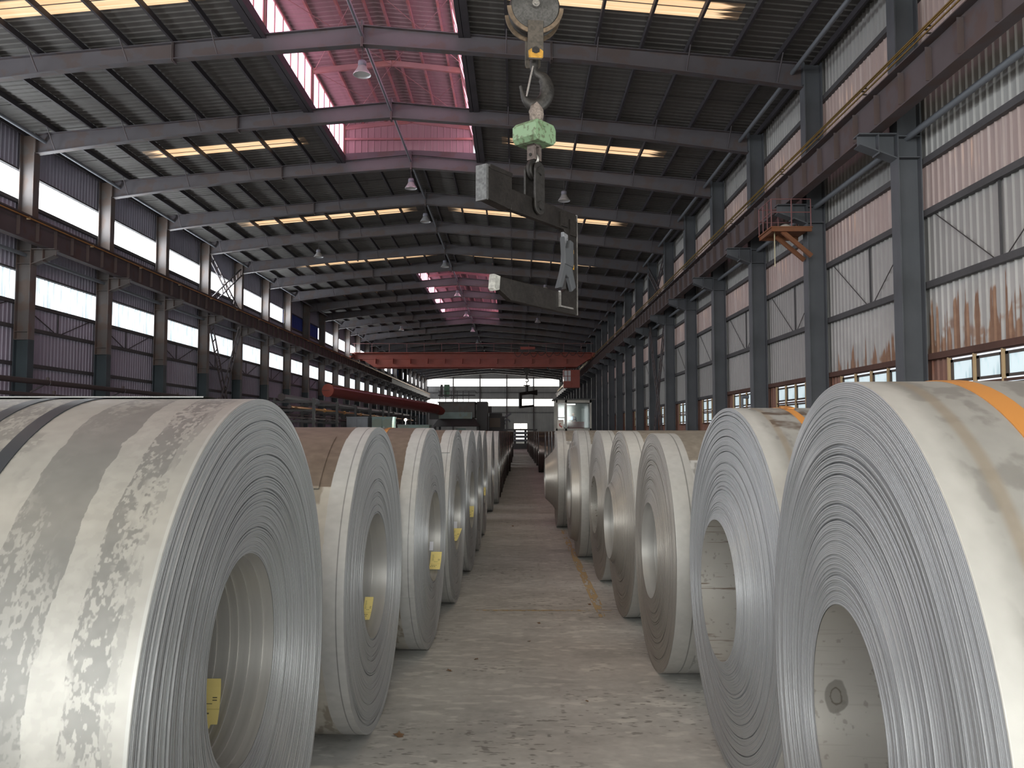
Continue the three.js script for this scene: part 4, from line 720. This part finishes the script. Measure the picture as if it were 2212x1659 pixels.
  const hg = new THREE.BufferGeometry(); hg.setAttribute('position', new THREE.Float32BufferAttribute(pos, 3)); hg.setIndex(idx); hg.computeVertexNormals(); hg.setAttribute('uv', new THREE.Float32BufferAttribute(pos.filter((_, i) => i % 3 !== 2), 2));
  part('hook', hg, M.cast, t).userData.label = 'forged steel hook';
  part('safety_latch', [bar([-0.02, Y(6.02), 0.05], [-0.10, Y(5.64), 0.05], 0.012, 6), bar([-0.02, Y(6.02), -0.05], [-0.10, Y(5.64), -0.05], 0.012, 6)], M.bareEdge, t);
  for (const [x, z] of [[-0.27, 0.03], [-0.27, -0.03], [0.27, 0.03], [0.27, -0.03]]) part('rope', bar([x, Y(6.76), z], [x, Y(9.6), z], 0.011, 8), M.rod, t);
}
{ // the crane that carries it, overhead and above the frame
  const t = thing('overhead_crane', 'red overhead travelling crane carrying the coil hook above the aisle', 'crane', [0, 9.58, HZ]);
  for (const s of [-1, 1]) { part('bridge_girder', bx(26.0, 1.0, 0.5, -4.76, 0.75, s * 0.95), M.red, t); }
  for (const x of [-17.93, 8.42]) { part('end_truck', bx(0.4, 0.45, 3.6, x, 0.35, 0), M.red, t); for (const z of [-1.4, 1.4]) part('wheel', new THREE.CylinderGeometry(0.17, 0.17, 0.12, 24).rotateZ(Math.PI / 2), M.cast, t, [x, 0.17, z]); }
  part('trolley', [bx(1.4, 0.5, 1.7, HX, 1.5, 0), new THREE.CylinderGeometry(0.25, 0.25, 1.0, 24).rotateZ(Math.PI / 2).translate(HX, 0.55, 0)], M.darkMachine, t);
}
// ================================================================== SECOND CRANE, DEEP IN THE HALL
{
  const z = -91.5, t = thing('overhead_crane', 'long red bridge crane with railing and cab far down the hall', 'crane', [0, 9.6, z]), Y = y => y - 9.6;
  for (const s of [1, -1]) part('bridge_girder', prism([[-17.6, Y(9.62)], [-16.9, Y(9.55)], [-15.6, Y(8.72)], [6.7, Y(8.72)], [8.0, Y(9.55)], [8.3, Y(9.62)], [8.3, Y(10.22)], [-17.6, Y(10.22)]], 0.45, s * 1.1), M.red, t);
  part('walkway', [bx(26.0, 0.06, 0.8, -4.7, Y(10.22), 1.75), bx(26.0, 0.5, 0.05, -4.7, Y(9.97), 1.36), bx(26, 0.08, 0.1, -4.7, Y(9.62), 1.36)], M.red, t);
  for (let x = -15.4; x < 7; x += 1.9) part('walkway_bracket', prism([[0, 0], [0.06, 0], [0.06, -0.55], [0, -0.55]], 0.5, 0.25), M.red, t, [x, Y(9.62), 1.34]);
  for (let x = -17.6; x < 8.6; x += 1.9) part('railing_post', bx(0.05, 1.0, 0.05, x, Y(10.72), 2.1), M.cage, t);
  part('top_rail', bx(26.2, 0.05, 0.05, -4.7, Y(11.22), 2.1), M.cage, t);
  for (const x of [-17.93, 8.42]) { part('end_truck', bx(0.36, 0.5, 4.4, x, 0.36, 0), M.red, t); for (const w of [-1.8, 1.8]) part('wheel', new THREE.CylinderGeometry(0.2, 0.2, 0.14, 20).rotateZ(Math.PI / 2), M.cast, t, [x, 0.2, w]); }
  part('buffer', new THREE.CylinderGeometry(0.16, 0.16, 0.3, 16).rotateX(Math.PI / 2), M.cast, t, [-17.93, 0.4, 2.35]);
  part('trolley', [bx(1.8, 0.5, 2.4, 1.2, Y(10.6), 0), bx(0.8, 0.35, 0.7, 1.0, Y(11.0), 0.3)], M.darkMachine, t);
  part('motor_cover', bx(1.6, 0.3, 0.6, 1.3, Y(10.8), 1.0), M.red, t);
  const fest = []; for (let i = 0; i < 9; i++) { const x0 = -0.2 + i * 0.85, c = new THREE.QuadraticBezierCurve3(new THREE.Vector3(x0, Y(10.3), 2.2), new THREE.Vector3(x0 + 0.42, Y(9.2 + 0.35 * (i % 2)), 2.2), new THREE.Vector3(x0 + 0.85, Y(10.3), 2.2)); fest.push(new THREE.TubeGeometry(c, 12, 0.03, 5)); }
  part('festoon_cable', fest, M.rod, t);
  const cab = part('cab', [bx(1.0, 1.95, 1.6, 6.5, Y(7.42), 0.6), bx(0.8, 0.1, 1.6, 5.62, Y(8.36), 0.6), bx(0.8, 0.7, 1.6, 5.62, Y(6.8), 0.6), bx(0.07, 1.95, 0.07, 5.25, Y(7.42), 1.38), bx(0.07, 1.95, 0.07, 5.25, Y(7.42), -0.18), bx(0.8, 0.06, 0.06, 5.62, Y(7.7), 1.38), bx(0.06, 1.2, 0.06, 5.66, Y(7.7), 1.38)], M.red, t);
  part('cab_window', [bx(0.72, 1.15, 0.02, 5.64, Y(7.74), 1.37), bx(0.02, 1.15, 1.5, 5.26, Y(7.74), 0.6)], mat([0.62, 0.66, 0.68], { roughness: 0.15 }), cab);
  part('cab_hanger', [bx(0.1, 1.0, 0.1, 6.9, Y(8.8), 1.2), bx(0.1, 1.0, 0.1, 5.4, Y(8.8), 1.2), beam([3.4, Y(8.75), 0.6], [5.25, Y(6.9), 0.6], 0.12, 0.12)], M.darkMachine, t);
}
{ // its hook block and its own C hook
  const t = thing('hoist_block', 'small distant hook block under the red bridge crane', 'hook block', [1.2, 6.9, -91.5]);
  part('sheave', new THREE.CylinderGeometry(0.36, 0.36, 0.3, 24).rotateX(Math.PI / 2), M.cast, t, [0, 1.45, 0]);
  part('hook_shank', [bx(0.2, 0.5, 0.2, 0, 0.95, 0), new THREE.TorusGeometry(0.17, 0.06, 8, 20, 5).rotateZ(-2.6).translate(0.02, 0.42, 0), bar([0, 0.55, 0], [0, 0.8, 0], 0.06), bar([0, -0.2, 0], [0, 0.3, 0], 0.05)], M.cast, t);
  for (const x of [-0.3, 0.3]) part('rope', bar([x, 1.5, 0], [x, 3.2, 0], 0.025, 6), M.rod, t);
  const h = thing('coil_hook', 'distant dark C shaped coil hook under the red bridge crane', 'lifting hook', [1.2, 4.2, -91.5], Math.PI + 0.5);
  part('body', prism([[-1.3, 1.5], [-1.3, 2.1], [-0.5, 1.95], [0.95, 1.75], [0.95, 0.0], [-0.9, 0.2], [-0.9, 0.42], [0.66, 0.3], [0.66, 1.45], [-0.5, 1.6]], 0.25, 0), M.blackIron, h);
  part('link_plate', [bx(0.2, 0.9, 0.3, 0, 2.1, 0), bx(0.65, 0.12, 0.4, 0, 2.55, 0)], M.cast, h);
}
// ================================================================== FIXTURES UNDER THE ROOF AND ON THE WALLS
{ // bell shaped bay lamps, switched off
  const t = thing('bay_lamp', 'white bell shaped bay lamp hanging from the apex of a roof rafter', 'lamp', [XC, 12.72, fz(1)], 0, 'bay lamps under the ridge');
  part('shade', lathe([[0.05, 0.30], [0.13, 0.28], [0.16, 0.20], [0.26, 0.05], [0.28, 0.0], [0.27, 0.0], [0.25, 0.05], [0.15, 0.19]], 32), M.lampShell, t);
  part('housing', lathe([[0.0, 0.46], [0.11, 0.46], [0.13, 0.42], [0.13, 0.30], [0.05, 0.28]], 20), M.lampCap, t);
  part('lens', new THREE.CylinderGeometry(0.245, 0.245, 0.01, 28), mat([0.6, 0.62, 0.62], { roughness: 0.2 }), t, [0, 0.05, 0]);
  part('cord', bar([0, 0.46, 0], [0, 0.95, 0], 0.012, 6), M.rod, t);
  t.userData.label = 'white bell shaped bay lamp hanging at the ridge inside the nearer lantern';
  [3, 4, 6, 8, 10, 12, 14].forEach((k, i) => copy(t, 'bay_lamp', [XC, 12.72, fz(k)], `white bell shaped bay lamp at the ridge, ${ORD[i]} past the lamp under the nearer lantern`));
  for (const [x, k, w] of [[-11.9, 5, 'violet wall roof slope, first along'], [2.2, 3, 'ribbed wall roof slope, first along'], [2.1, 10, 'ribbed wall roof slope, third along'], [-11.9, 11, 'violet wall roof slope, second along'], [2.2, 7, 'ribbed wall roof slope, second along']]) { const y = roofY(x) - 0.78 - 0.95; const c = copy(t, 'bay_lamp', [x, y, fz(k)], `white bell shaped bay lamp hanging under the ${w}`); c.userData.group = 'bay lamps under the roof slopes'; }
}
{ // platform on the ribbed wall
  const t = thing('wall_platform', 'small rusty railed platform bracketed to a column under the crane girder', 'platform', [8.25, 7.72, -25.0]);
  part('deck', [bx(1.25, 0.04, 1.3, 0, 0, 0), beam([-0.6, -0.07, 0.6], [0.6, -0.07, 0.6], 0.07, 0.12), beam([-0.6, -0.07, -0.6], [0.6, -0.07, -0.6], 0.07, 0.12), beam([-0.55, -0.07, -0.6], [-0.55, -0.07, 0.6], 0.07, 0.12)], M.rust, t);
  for (const z of [-0.12, 0.5]) part('diagonal_brace', beam([-0.25, -0.1, z], [0.62, -0.85, z], 0.09, 0.12), M.rust, t);
  const posts = [[-0.6, -0.62], [-0.6, -0.2], [-0.6, 0.22], [-0.6, 0.62], [0, 0.62], [0.58, 0.62], [0, -0.62], [0.58, -0.62]];
  for (const [x, z] of posts) part('railing_post', bar([x, 0, z], [x, 0.85, z], 0.018, 6), M.cage, t);
  part('railing', [0.85, 0.45].flatMap(y => [bar([-0.6, y, -0.62], [-0.6, y, 0.62], 0.016, 6), bar([-0.6, y, 0.62], [0.58, y, 0.62], 0.016, 6), bar([-0.6, y, -0.62], [0.58, y, -0.62], 0.016, 6)]), M.cage, t);
  const s = new THREE.SphereGeometry(0.3, 20, 10), pa = s.attributes.position; for (let i = 0; i < pa.count; i++) { const x = pa.getX(i), y = pa.getY(i), z = pa.getZ(i); pa.setXYZ(i, x * (1 + 0.3 * Math.sin(9 * z)), Math.max(0, y * 0.45 * (1 + 0.4 * Math.sin(13 * x + 7 * z))), z * 1.2); } s.computeVertexNormals();
  const r = part('sack', s, mat([0.55, 0.53, 0.47], { roughness: 0.9 }), null, [8.15, 7.741, -24.9]); r.name = 'crumpled_sack'; tag(r, 'crumpled pale sack lying on the small rusty platform', 'sack');
  const rp = part('x', bar([7.85, 6.6, -24.75], [7.85, 7.70, -24.75], 0.015, 6), mat([0.6, 0.56, 0.38], { roughness: 0.9 })); rp.name = 'hanging_rope'; tag(rp, 'short pale rope hanging below the small rusty platform', 'rope');
}
{ // standpipe by the ribbed wall
  const t = thing('standpipe', 'thin grey standpipe with a cap beside a column of the ribbed wall', 'pipe', [8.75, 0, -31.9]);
  part('pipe', bar([0, 0, 0], [0, 2.95, 0], 0.05, 10), M.pipeGrey, t); part('cap', bar([-0.02, 2.95, 0], [0.25, 2.95, 0], 0.07, 10), M.pipeGrey, t);
}
// pipes on brackets along the violet wall
for (const [y, r, x, lab] of [[3.46, 0.105, -17.75, 'thick black pipe on brackets along the columns of the violet wall'], [2.95, 0.07, -17.5, 'thinner black pipe running below the thick pipe of the violet wall']]) {
  const t = thing('wall_pipe', lab, 'pipe', [x, y, 0]);
  part('pipe', bar([0, 0, -22], [0, 0, -95], r, 14), M.pipeDark, t);
  for (let k = 1; k < 12; k++) part('bracket', [beam([0, 0, fz(k)], [-0.65, -0.35, fz(k)], 0.06, 0.06), bx(0.10, 0.16, 0.08, 0, 0.12, fz(k)), new THREE.TorusGeometry(r + 0.012, 0.014, 6, 18).translate(0, 0, fz(k))], M.rafter, t);
}
// ================================================================== PROCESS LINE BEHIND THE COILS ON THE VIOLET WALL SIDE
{
  const t = thing('flue_duct', 'long dark red flue duct with a round capped end running into the oven', 'duct', [-13.7, 4.62, -60]);
  const d = [6.2, -0.87, -17.3], r = 0.46; part('duct', bar([0, 0, 0], d, r, 36), M.redPipe, t);
  for (const f of [0.3, 0.6, 0.85]) part('seam_band', bar(d.map(v => v * f), d.map(v => v * (f + 0.006)), r + 0.012, 36), M.redPipe, t);
  part('end_cap', bar([0, 0, 0], d.map(v => v * -0.004), r + 0.03, 36), M.red, t);
  part('cap_rib', [beam([-0.42, 0, 0.1], [0.42, 0.02, 0.12], 0.03, 0.04)], M.redPipe, t);
  part('elbow', bar(d, [d[0] + 0.7, d[1] - 0.35, d[2] - 0.9], r, 28, 0.34), M.redPipe, t);
  for (const f of [0.12, 0.5, 0.9]) part('support_post', bx(0.15, 4.2 - 0.92 * f, 0.15, d[0] * f, -0.4 - (4.2 - 0.92 * f) / 2, d[2] * f), M.darkMachine, t);
}
{
  const z = -80, t = thing('oven', 'grey green process oven with a flared hood and railed roof', 'oven', [-5.6, 0, z]);
  part('upper_casing', [bx(3.4, 1.4, 4.5, 0, 3.65, 0)], mat([0.10, 0.10, 0.09], { map: tGrime, roughness: 0.6 }), t);
  part('green_panel', bx(3.15, 0.62, 0.06, -0.1, 3.15, 2.28), M.greenMachine, t);
  const hood = new THREE.CylinderGeometry(1, 1.32, 0.75, 4, 1, true).rotateY(Math.PI / 4).scale(2.35, 1, 3.1); part('hood', hood, M.darkMachine, t, [0, 2.5, 0]);
  part('leg', [-1, 1].flatMap(a => [-1, 1].map(b => bx(0.2, 2.1, 0.2, a * 2.0, 1.05, b * 2.4))), M.darkMachine, t);
  part('roller_table', [bx(4.2, 0.5, 4.6, 0, 1.3, 0), bx(0.9, 0.4, 0.5, 0.4, 1.75, 2.2)], M.greenMachine, t);
  part('roof_slab', bx(3.6, 0.1, 4.7, 0, 4.4, 0), M.darkMachine, t);
  for (let x = -1.6; x <= 1.7; x += 0.55) part('railing_post', bx(0.06, 1.05, 0.06, x, 4.95, 2.2), M.darkMachine, t);
  part('railing', [bx(3.5, 0.06, 0.06, 0, 5.45, 2.2), bx(3.5, 0.14, 0.06, 0, 5.05, 2.2), bx(0.06, 0.06, 4.4, 1.75, 5.45, 0)], M.darkMachine, t);
  part('green_cabinet', bx(0.5, 1.15, 0.5, -0.95, 5.5, 1.9), mat([0.05, 0.14, 0.08], { roughness: 0.5 }), t);
  part('vent_stack', bx(0.22, 1.15, 0.3, -1.45, 5.5, 1.9), M.darkMachine, t);
  part('side_duct', [bx(1.0, 3.6, 3.5, 2.35, 2.7, -0.6), bx(1.1, 1.0, 1.0, -2.1, 3.3, 1.0)], M.darkMachine, t);
}
{
  const t = thing('exit_furnace', 'dark boxy furnace with curled vent pipe behind the oven', 'furnace', [-2.0, 0, -86]);
  part('casing', [bx(1.6, 3.2, 3, 0, 1.6, 0), bx(1.3, 0.35, 2.4, -0.1, 3.35, 0), bx(0.5, 0.7, 0.6, -0.75, 3.9, 1.2)], M.darkMachine, t);
  part('panel', bx(1.1, 0.95, 0.06, -0.15, 2.55, 1.53), mat([0.12, 0.10, 0.075], { roughness: 0.6 }), t);
  part('vent_pipe', [bar([0.5, 2.9, 0.8], [1.5, 3.5, 0.8], 0.1, 10), new THREE.TorusGeometry(0.28, 0.07, 8, 20, 4).translate(1.1, 2.6, 0.8)], M.pipeGrey, t);
}
for (const [y, r, x, za, zb, m, lab] of [[3.53, 0.18, -13, -45.6, -100, M.pipeGrey, 'shiny grey process pipe with a capped end beside the violet wall'], [2.94, 0.075, -12, -43.6, -96, M.copper, 'thin rust orange process pipe below the grey pipe'], [2.35, 0.06, -11.6, -42, -96, M.pipeDark, 'thin black process pipe lowest on the rack']]) {
  const t = thing('process_pipe', lab, 'pipe', [x, y, za]);
  part('pipe', bar([0, 0, 0], [0, 0, zb - za], r, 16), m, t); part('end_cap', bar([0, 0, 0.03], [0, 0, -0.02], r + 0.03, 16), M.pipeDark, t);
  for (let z = -8; z > zb - za; z -= 6) part('flange', bar([0, 0, z], [0, 0, z - 0.06], r + 0.04, 14), m, t);
}
for (let i = 0; i < 9; i++) {
  const z = -46 - i * 6, t = thing('pipe_rack', `dark steel trestle carrying the process pipes, ${ORD[i]} from their capped ends`, 'pipe rack', [-12.4, 0, z], 0, 'trestles under the process pipes');
  part('post', bx(0.14, 3.5, 0.14, -1.1, 1.75, 0), M.darkMachine, t); part('post', bx(0.14, 3.5, 0.14, 1.1, 1.75, 0), M.darkMachine, t);
  for (const y of [3.28, 2.8, 2.2]) part('cross_beam', bx(2.4, 0.12, 0.12, 0, y, 0), M.darkMachine, t);
}
for (const [x, z, w, h, d, m, nm, lab] of [[-8.8, -55, 1.35, 2.6, 1.6, M.greenMachine, 'control_cabinet', 'tall sea green control cabinet behind the coils'], [-10.4, -55, 1.4, 2.6, 2, M.pipeGrey, 'control_cabinet', 'blue grey machine cabinet beside the sea green cabinet'], [-6.5, -53, 2.0, 2.05, 1.5, M.greenMachine, 'machine_housing', 'low sea green machine housing in front of the flue duct'], [-14.6, -40, 3.0, 1.95, 1.2, M.darkMachine, 'machine_housing', 'low dark machine housing beside the process pipes']]) {
  const t = thing(nm, lab, 'machine', [x, 0, z]);
  part('body', bx(w, h - 0.05, d, 0, (h - 0.05) / 2, 0), m, t); part('lid', bx(w + 0.06, 0.05, d + 0.06, 0, h - 0.025, 0), m, t);
  for (const s of [-0.25, 0.25]) { const dr = part('door', bx(w * 0.46, h - 0.3, 0.03, s * w, h / 2, d / 2 + 0.016), m, t); part('handle', bx(0.03, 0.14, 0.03, s * w - Math.sign(s) * w * 0.16, h * 0.72, d / 2 + 0.045), M.bareEdge, dr); }
}
{ // small work lamp glowing between the machines
  const t = thing('work_lamp', 'small glowing round work lamp beside the low sea green housing', 'lamp', [-7.3, 0, -54.5]);
  part('stand', bar([0, 0, 0], [0, 2.3, 0], 0.03, 8), M.darkMachine, t); part('bulb', new THREE.SphereGeometry(0.1, 16, 12), glow([1, 0.98, 0.9], 3), t, [0, 2.4, 0]);
  const l = new THREE.PointLight(new THREE.Color(1, 0.97, 0.9), 12); l.position.set(-7.3, 2.4, -54.3); l.castShadow = true; scene.add(l);
}
{ // uncoiler frame closing the aisle
  const t = thing('roller_stand', 'dark roller stand with upright posts closing the far end of the aisle', 'machine', [0.4, 0, -78]);
  part('base', bx(3.4, 0.5, 2, 0, 0.25, 0), M.darkMachine, t);
  for (const x of [-1.4, -0.5, 0.5, 1.4]) part('post', bx(0.22, 1.5, 0.4, x, 1.0, 0.5), M.darkMachine, t);
  for (const y of [0.8, 1.15, 1.5]) part('roller', bar([-1.5, y, 0.6], [1.5, y, 0.6], 0.12, 14), M.pipeGrey, t);
  part('beam', bx(3.2, 0.15, 0.3, 0, 1.8, 0.5), M.darkMachine, t);
}
// ================================================================== CONTROL BOOTH
{
  const z = -58, x0 = 2.85, x1 = 5.3, yb = 1.85, yt = 3.85, d = 2.4, t = thing('control_booth', 'cream framed glazed control booth on a raised deck among the coils', 'booth', [4.05, 0, z]);
  const X = x => x - 4.05;
  part('deck', [bx(2.9, 0.14, 2.8, 0, yb - 0.3, -1.2), ...[-1.2, 1.2].flatMap(a => [-0.2, -2.3].map(b => bx(0.15, yb - 0.36, 0.15, a, (yb - 0.36) / 2, b)))], mat([0.10, 0.045, 0.035], { roughness: 0.7 }), t);
  part('frame', [bx(2.5, 0.22, 0.12, X(4.07), yb - 0.11, 0), bx(2.5, 0.2, 0.12, X(4.07), yt - 0.1, 0), ...[x0, 3.52, x1 - 0.05].map(x => bx(0.13, yt - yb + 0.2, 0.12, X(x), (yt + yb) / 2 - 0.1, 0)), ...[x0, x1 - 0.05].flatMap(x => [bx(0.12, yt - yb + 0.2, 0.12, X(x), (yt + yb) / 2 - 0.1, -d), bx(0.1, 0.2, d, X(x), yb - 0.1, -d / 2), bx(0.1, 0.2, d, X(x), yt - 0.1, -d / 2)])], M.cream, t);
  part('roof', bx(2.95, 0.08, 2.9, X(4.1), yt + 0.04, -1.2), M.darkMachine, t);
  part('back_panel', bx(2.5, yt - yb, 0.05, X(4.07), (yt + yb) / 2, -d), mat([0.16, 0.19, 0.18], { roughness: 0.7 }), t);
  part('floor_panel', bx(2.5, 0.05, d, X(4.07), yb - 0.2, -d / 2), M.darkMachine, t);
  const win = part('sash_window', [bx(0.5, 0.06, 0.06, X(3.18), yt - 0.24, 0.02), bx(0.5, 0.06, 0.06, X(3.18), yb + 0.75, 0.02), bx(0.06, 1.75, 0.06, X(2.94), yb + 0.95, 0.02), bx(0.06, 1.75, 0.06, X(3.44), yb + 0.95, 0.02)], M.white, t);
  part('pane', bx(0.46, 1.7, 0.01, X(3.19), yb + 0.9, 0), M.glass, win); part('pane', bx(1.6, 1.7, 0.01, X(4.39), yb + 0.9, 0), M.glass, t); part('side_pane', bx(0.01, 1.7, d - 0.1, X(x0), yb + 0.9, -d / 2), M.glass, t);
  part('inner_door', bx(0.5, 1.4, 0.04, X(4.9), yb + 0.7, -0.5), mat([0.30, 0.33, 0.31], { roughness: 0.5 }), t);
  part('ceiling_lamp', bx(0.7, 0.06, 0.15, X(3.9), yt - 0.28, -1.0), glow([1, 0.98, 0.92], 2.5), t);
  const l = new THREE.RectAreaLight(new THREE.Color(1, 0.98, 0.92), 7, 0.7, 0.15); l.position.set(3.9, yt - 0.33, z - 1.0); l.lookAt(3.9, 0, z - 1.0); scene.add(l);
  const desk = thing('desk', 'dark red desk inside the control booth', 'desk', [4.25, yb - 0.175, z - 0.6]);
  part('top', bx(1.2, 0.05, 0.6, 0, 0.62, 0), mat([0.18, 0.03, 0.03], { roughness: 0.6 }), desk); part('front_panel', bx(1.15, 0.6, 0.04, 0, 0.3, 0.2), mat([0.14, 0.025, 0.025], { roughness: 0.6 }), desk);
  const sign = canvasTex(128, 192, (g, w, h) => { g.fillStyle = '#efe8dc'; g.fillRect(0, 0, w, h); g.fillStyle = '#b07a72'; for (let i = 0; i < 5; i++) g.fillRect(26 + i * 17, 18, 12, 12); g.strokeStyle = '#b0221c'; g.lineWidth = 12; g.lineCap = 'round'; g.beginPath(); g.moveTo(44, 78); g.lineTo(40, 110); g.lineTo(70, 130); g.lineTo(98, 146); g.moveTo(40, 112); g.lineTo(58, 146); g.moveTo(70, 132); g.lineTo(84, 170); g.moveTo(44, 92); g.lineTo(74, 82); g.stroke(); });
  const sg = part('board', [bx(0.44, 0.62, 0.02)], mat([0.8, 0.78, 0.73], { roughness: 0.7 }), null, [3.13, yb + 0.28, z + 0.09]); sg.name = 'notice_board'; tag(sg, 'white notice board with a red figure leaning on the booth window', 'sign');
  part('print', new THREE.PlaneGeometry(0.43, 0.61), mat([1, 1, 1], { map: sign, roughness: 0.7 }), sg, [0, 0, 0.0112]);
  const mon = thing('monitor', 'small pale screen inside the control booth', 'monitor', [3.85, yb + 0.47, z - 0.75]); part('stand', bx(0.05, 0.12, 0.05, 0, 0.06, 0), M.darkMachine, mon); part('screen', bx(0.42, 0.28, 0.04, 0, 0.26, 0), M.darkMachine, mon); part('display', bx(0.38, 0.24, 0.005, 0, 0.26, 0.022), glow([0.5, 0.65, 0.9], 0.35), mon);
}
// person at the booth desk, one continuous surface
{
  const J = { pelvis: [0, 0.52, 0, 0.15], waist: [0, 0.68, 0.02, 0.14], chest: [0, 0.90, 0.05, 0.16], neck: [0, 1.07, 0.09, 0.06], head: [0, 1.20, 0.13, 0.10] };
  const bones = [['pelvis', 'waist'], ['waist', 'chest'], ['chest', 'neck'], ['neck', 'head']].map(([a, b]) => [J[a], J[b]]);
  for (const s of [-1, 1]) bones.push([[s * 0.08, 0.52, 0, 0.10], [s * 0.11, 0.52, 0.42, 0.07]], [[s * 0.11, 0.52, 0.42, 0.065], [s * 0.11, 0.09, 0.44, 0.045]], [[s * 0.11, 0.06, 0.42, 0.045], [s * 0.11, 0.045, 0.58, 0.035]], [[s * 0.16, 0.98, 0.05, 0.07], [s * 0.22, 0.74, 0.14, 0.055]], [[s * 0.22, 0.74, 0.14, 0.05], [s * 0.14, 0.73, 0.36, 0.035]], [[s * 0.14, 0.73, 0.36, 0.032], [s * 0.12, 0.73, 0.44, 0.028]]);
  const cap = (p, [a, b]) => { const ab = [0, 1, 2].map(i => b[i] - a[i]), ap = [0, 1, 2].map(i => p[i] - a[i]), t = clamp((ab[0] * ap[0] + ab[1] * ap[1] + ab[2] * ap[2]) / (ab[0] ** 2 + ab[1] ** 2 + ab[2] ** 2 + 1e-9)); return Math.hypot(ap[0] - ab[0] * t, ap[1] - ab[1] * t, ap[2] - ab[2] * t) - mix(a[3], b[3], t); };
  const N = 56, mc = new MarchingCubes(N, M.navy, false, false, 60000), S = 0.75, O = [0, 0.66, 0.2]; mc.isolation = 0;
  for (let k = 0; k < N; k++) for (let j = 0; j < N; j++) for (let i = 0; i < N; i++) { const p = [(i - N / 2) / (N / 2) * S + O[0], (j - N / 2) / (N / 2) * S + O[1], (k - N / 2) / (N / 2) * S + O[2]]; let d = 1e3; for (const b of bones) { const e = cap(p, b), h = clamp(0.5 + 0.5 * (d - e) / 0.03); d = mix(d, e, h) - 0.03 * h * (1 - h); } mc.field[k * N * N + j * N + i] = -d; }
  mc.update();
  const n = mc.count, pos = new Float32Array(n * 3), nor = new Float32Array(n * 3), col = new Float32Array(n * 3);
  for (let i = 0; i < n; i++) { for (let c = 0; c < 3; c++) { pos[i * 3 + c] = mc.positionArray[i * 3 + c] * S + O[c]; nor[i * 3 + c] = mc.normalArray[i * 3 + c]; } const y = pos[i * 3 + 1], z = pos[i * 3 + 2], skin = (y > 1.08 && !(y > 1.2 && z < 0.17) && !(y > 1.25)) || (z > 0.37 && y > 0.66 && y < 0.8), c = y > 1.08 && !skin ? [0.015, 0.012, 0.01] : skin ? [0.45, 0.28, 0.2] : y < 0.6 ? [0.03, 0.03, 0.035] : [0.012, 0.016, 0.05]; col.set(c, i * 3); }
  const g = new THREE.BufferGeometry(); g.setAttribute('position', new THREE.BufferAttribute(pos, 3)); g.setAttribute('normal', new THREE.BufferAttribute(nor, 3)); g.setAttribute('color', new THREE.BufferAttribute(col, 3));
  const p = part('person', g, mat([1, 1, 1], { vertexColors: true, roughness: 0.8 }), null, [4.1, 1.67, -59.35]); tag(p, 'person in a dark navy jacket sitting at the desk in the control booth', 'person');
  const ch = thing('stool', 'dark round stool under the person in the control booth', 'stool', [4.1, 1.675, -59.35]);
  part('seat', new THREE.CylinderGeometry(0.17, 0.17, 0.05, 20), M.darkMachine, ch, [0, 0.345, -0.02]); part('post', bar([0, 0.02, -0.02], [0, 0.33, -0.02], 0.03, 10), M.cast, ch); part('base', new THREE.CylinderGeometry(0.18, 0.2, 0.03, 20), M.cast, ch, [0, 0.015, -0.02]);
}
// dry leaves on the floor
{ const lg = (() => { const s = new THREE.Shape([[0, -0.03], [0.014, -0.012], [0.026, -0.016], [0.02, 0.006], [0.03, 0.02], [0.008, 0.022], [0, 0.036], [-0.01, 0.02], [-0.026, 0.018], [-0.018, 0], [-0.026, -0.018], [-0.01, -0.012]].map(p => new THREE.Vector2(...p))); const g = new THREE.ExtrudeGeometry(s, { depth: 0.0015, bevelEnabled: false }); g.rotateX(-Math.PI / 2); const p = g.attributes.position; for (let i = 0; i < p.count; i++) p.setY(i, p.getY(i) + 0.35 * Math.abs(p.getX(i)) + 0.006 * Math.sin(p.getZ(i) * 90)); g.computeVertexNormals(); return g; })();
  const r = rng(5); for (const [x, z, s] of [[-0.62, -4.44, 1], [-0.45, -5.62, 0.7], [-0.28, -5.9, 0.55], [0.19, -7.0, 0.55], [0.10, -6.4, 0.5], [0.68, -7.75, 0.6], [0.42, -5.0, 0.4], [-0.05, -14.1, 0.8]]) { const m = part('leaf', lg, mat([0.17, 0.10, 0.055], { roughness: 0.9 }), null, [x, 0.002, z], [0, r() * 6, 0]); m.scale.setScalar(s); m.name = numbered('dry_leaf'); tag(m, 'small curled brown leaf lying on the concrete aisle', 'leaf', 'dry leaves on the aisle'); } }
renderer.render(scene, camera);
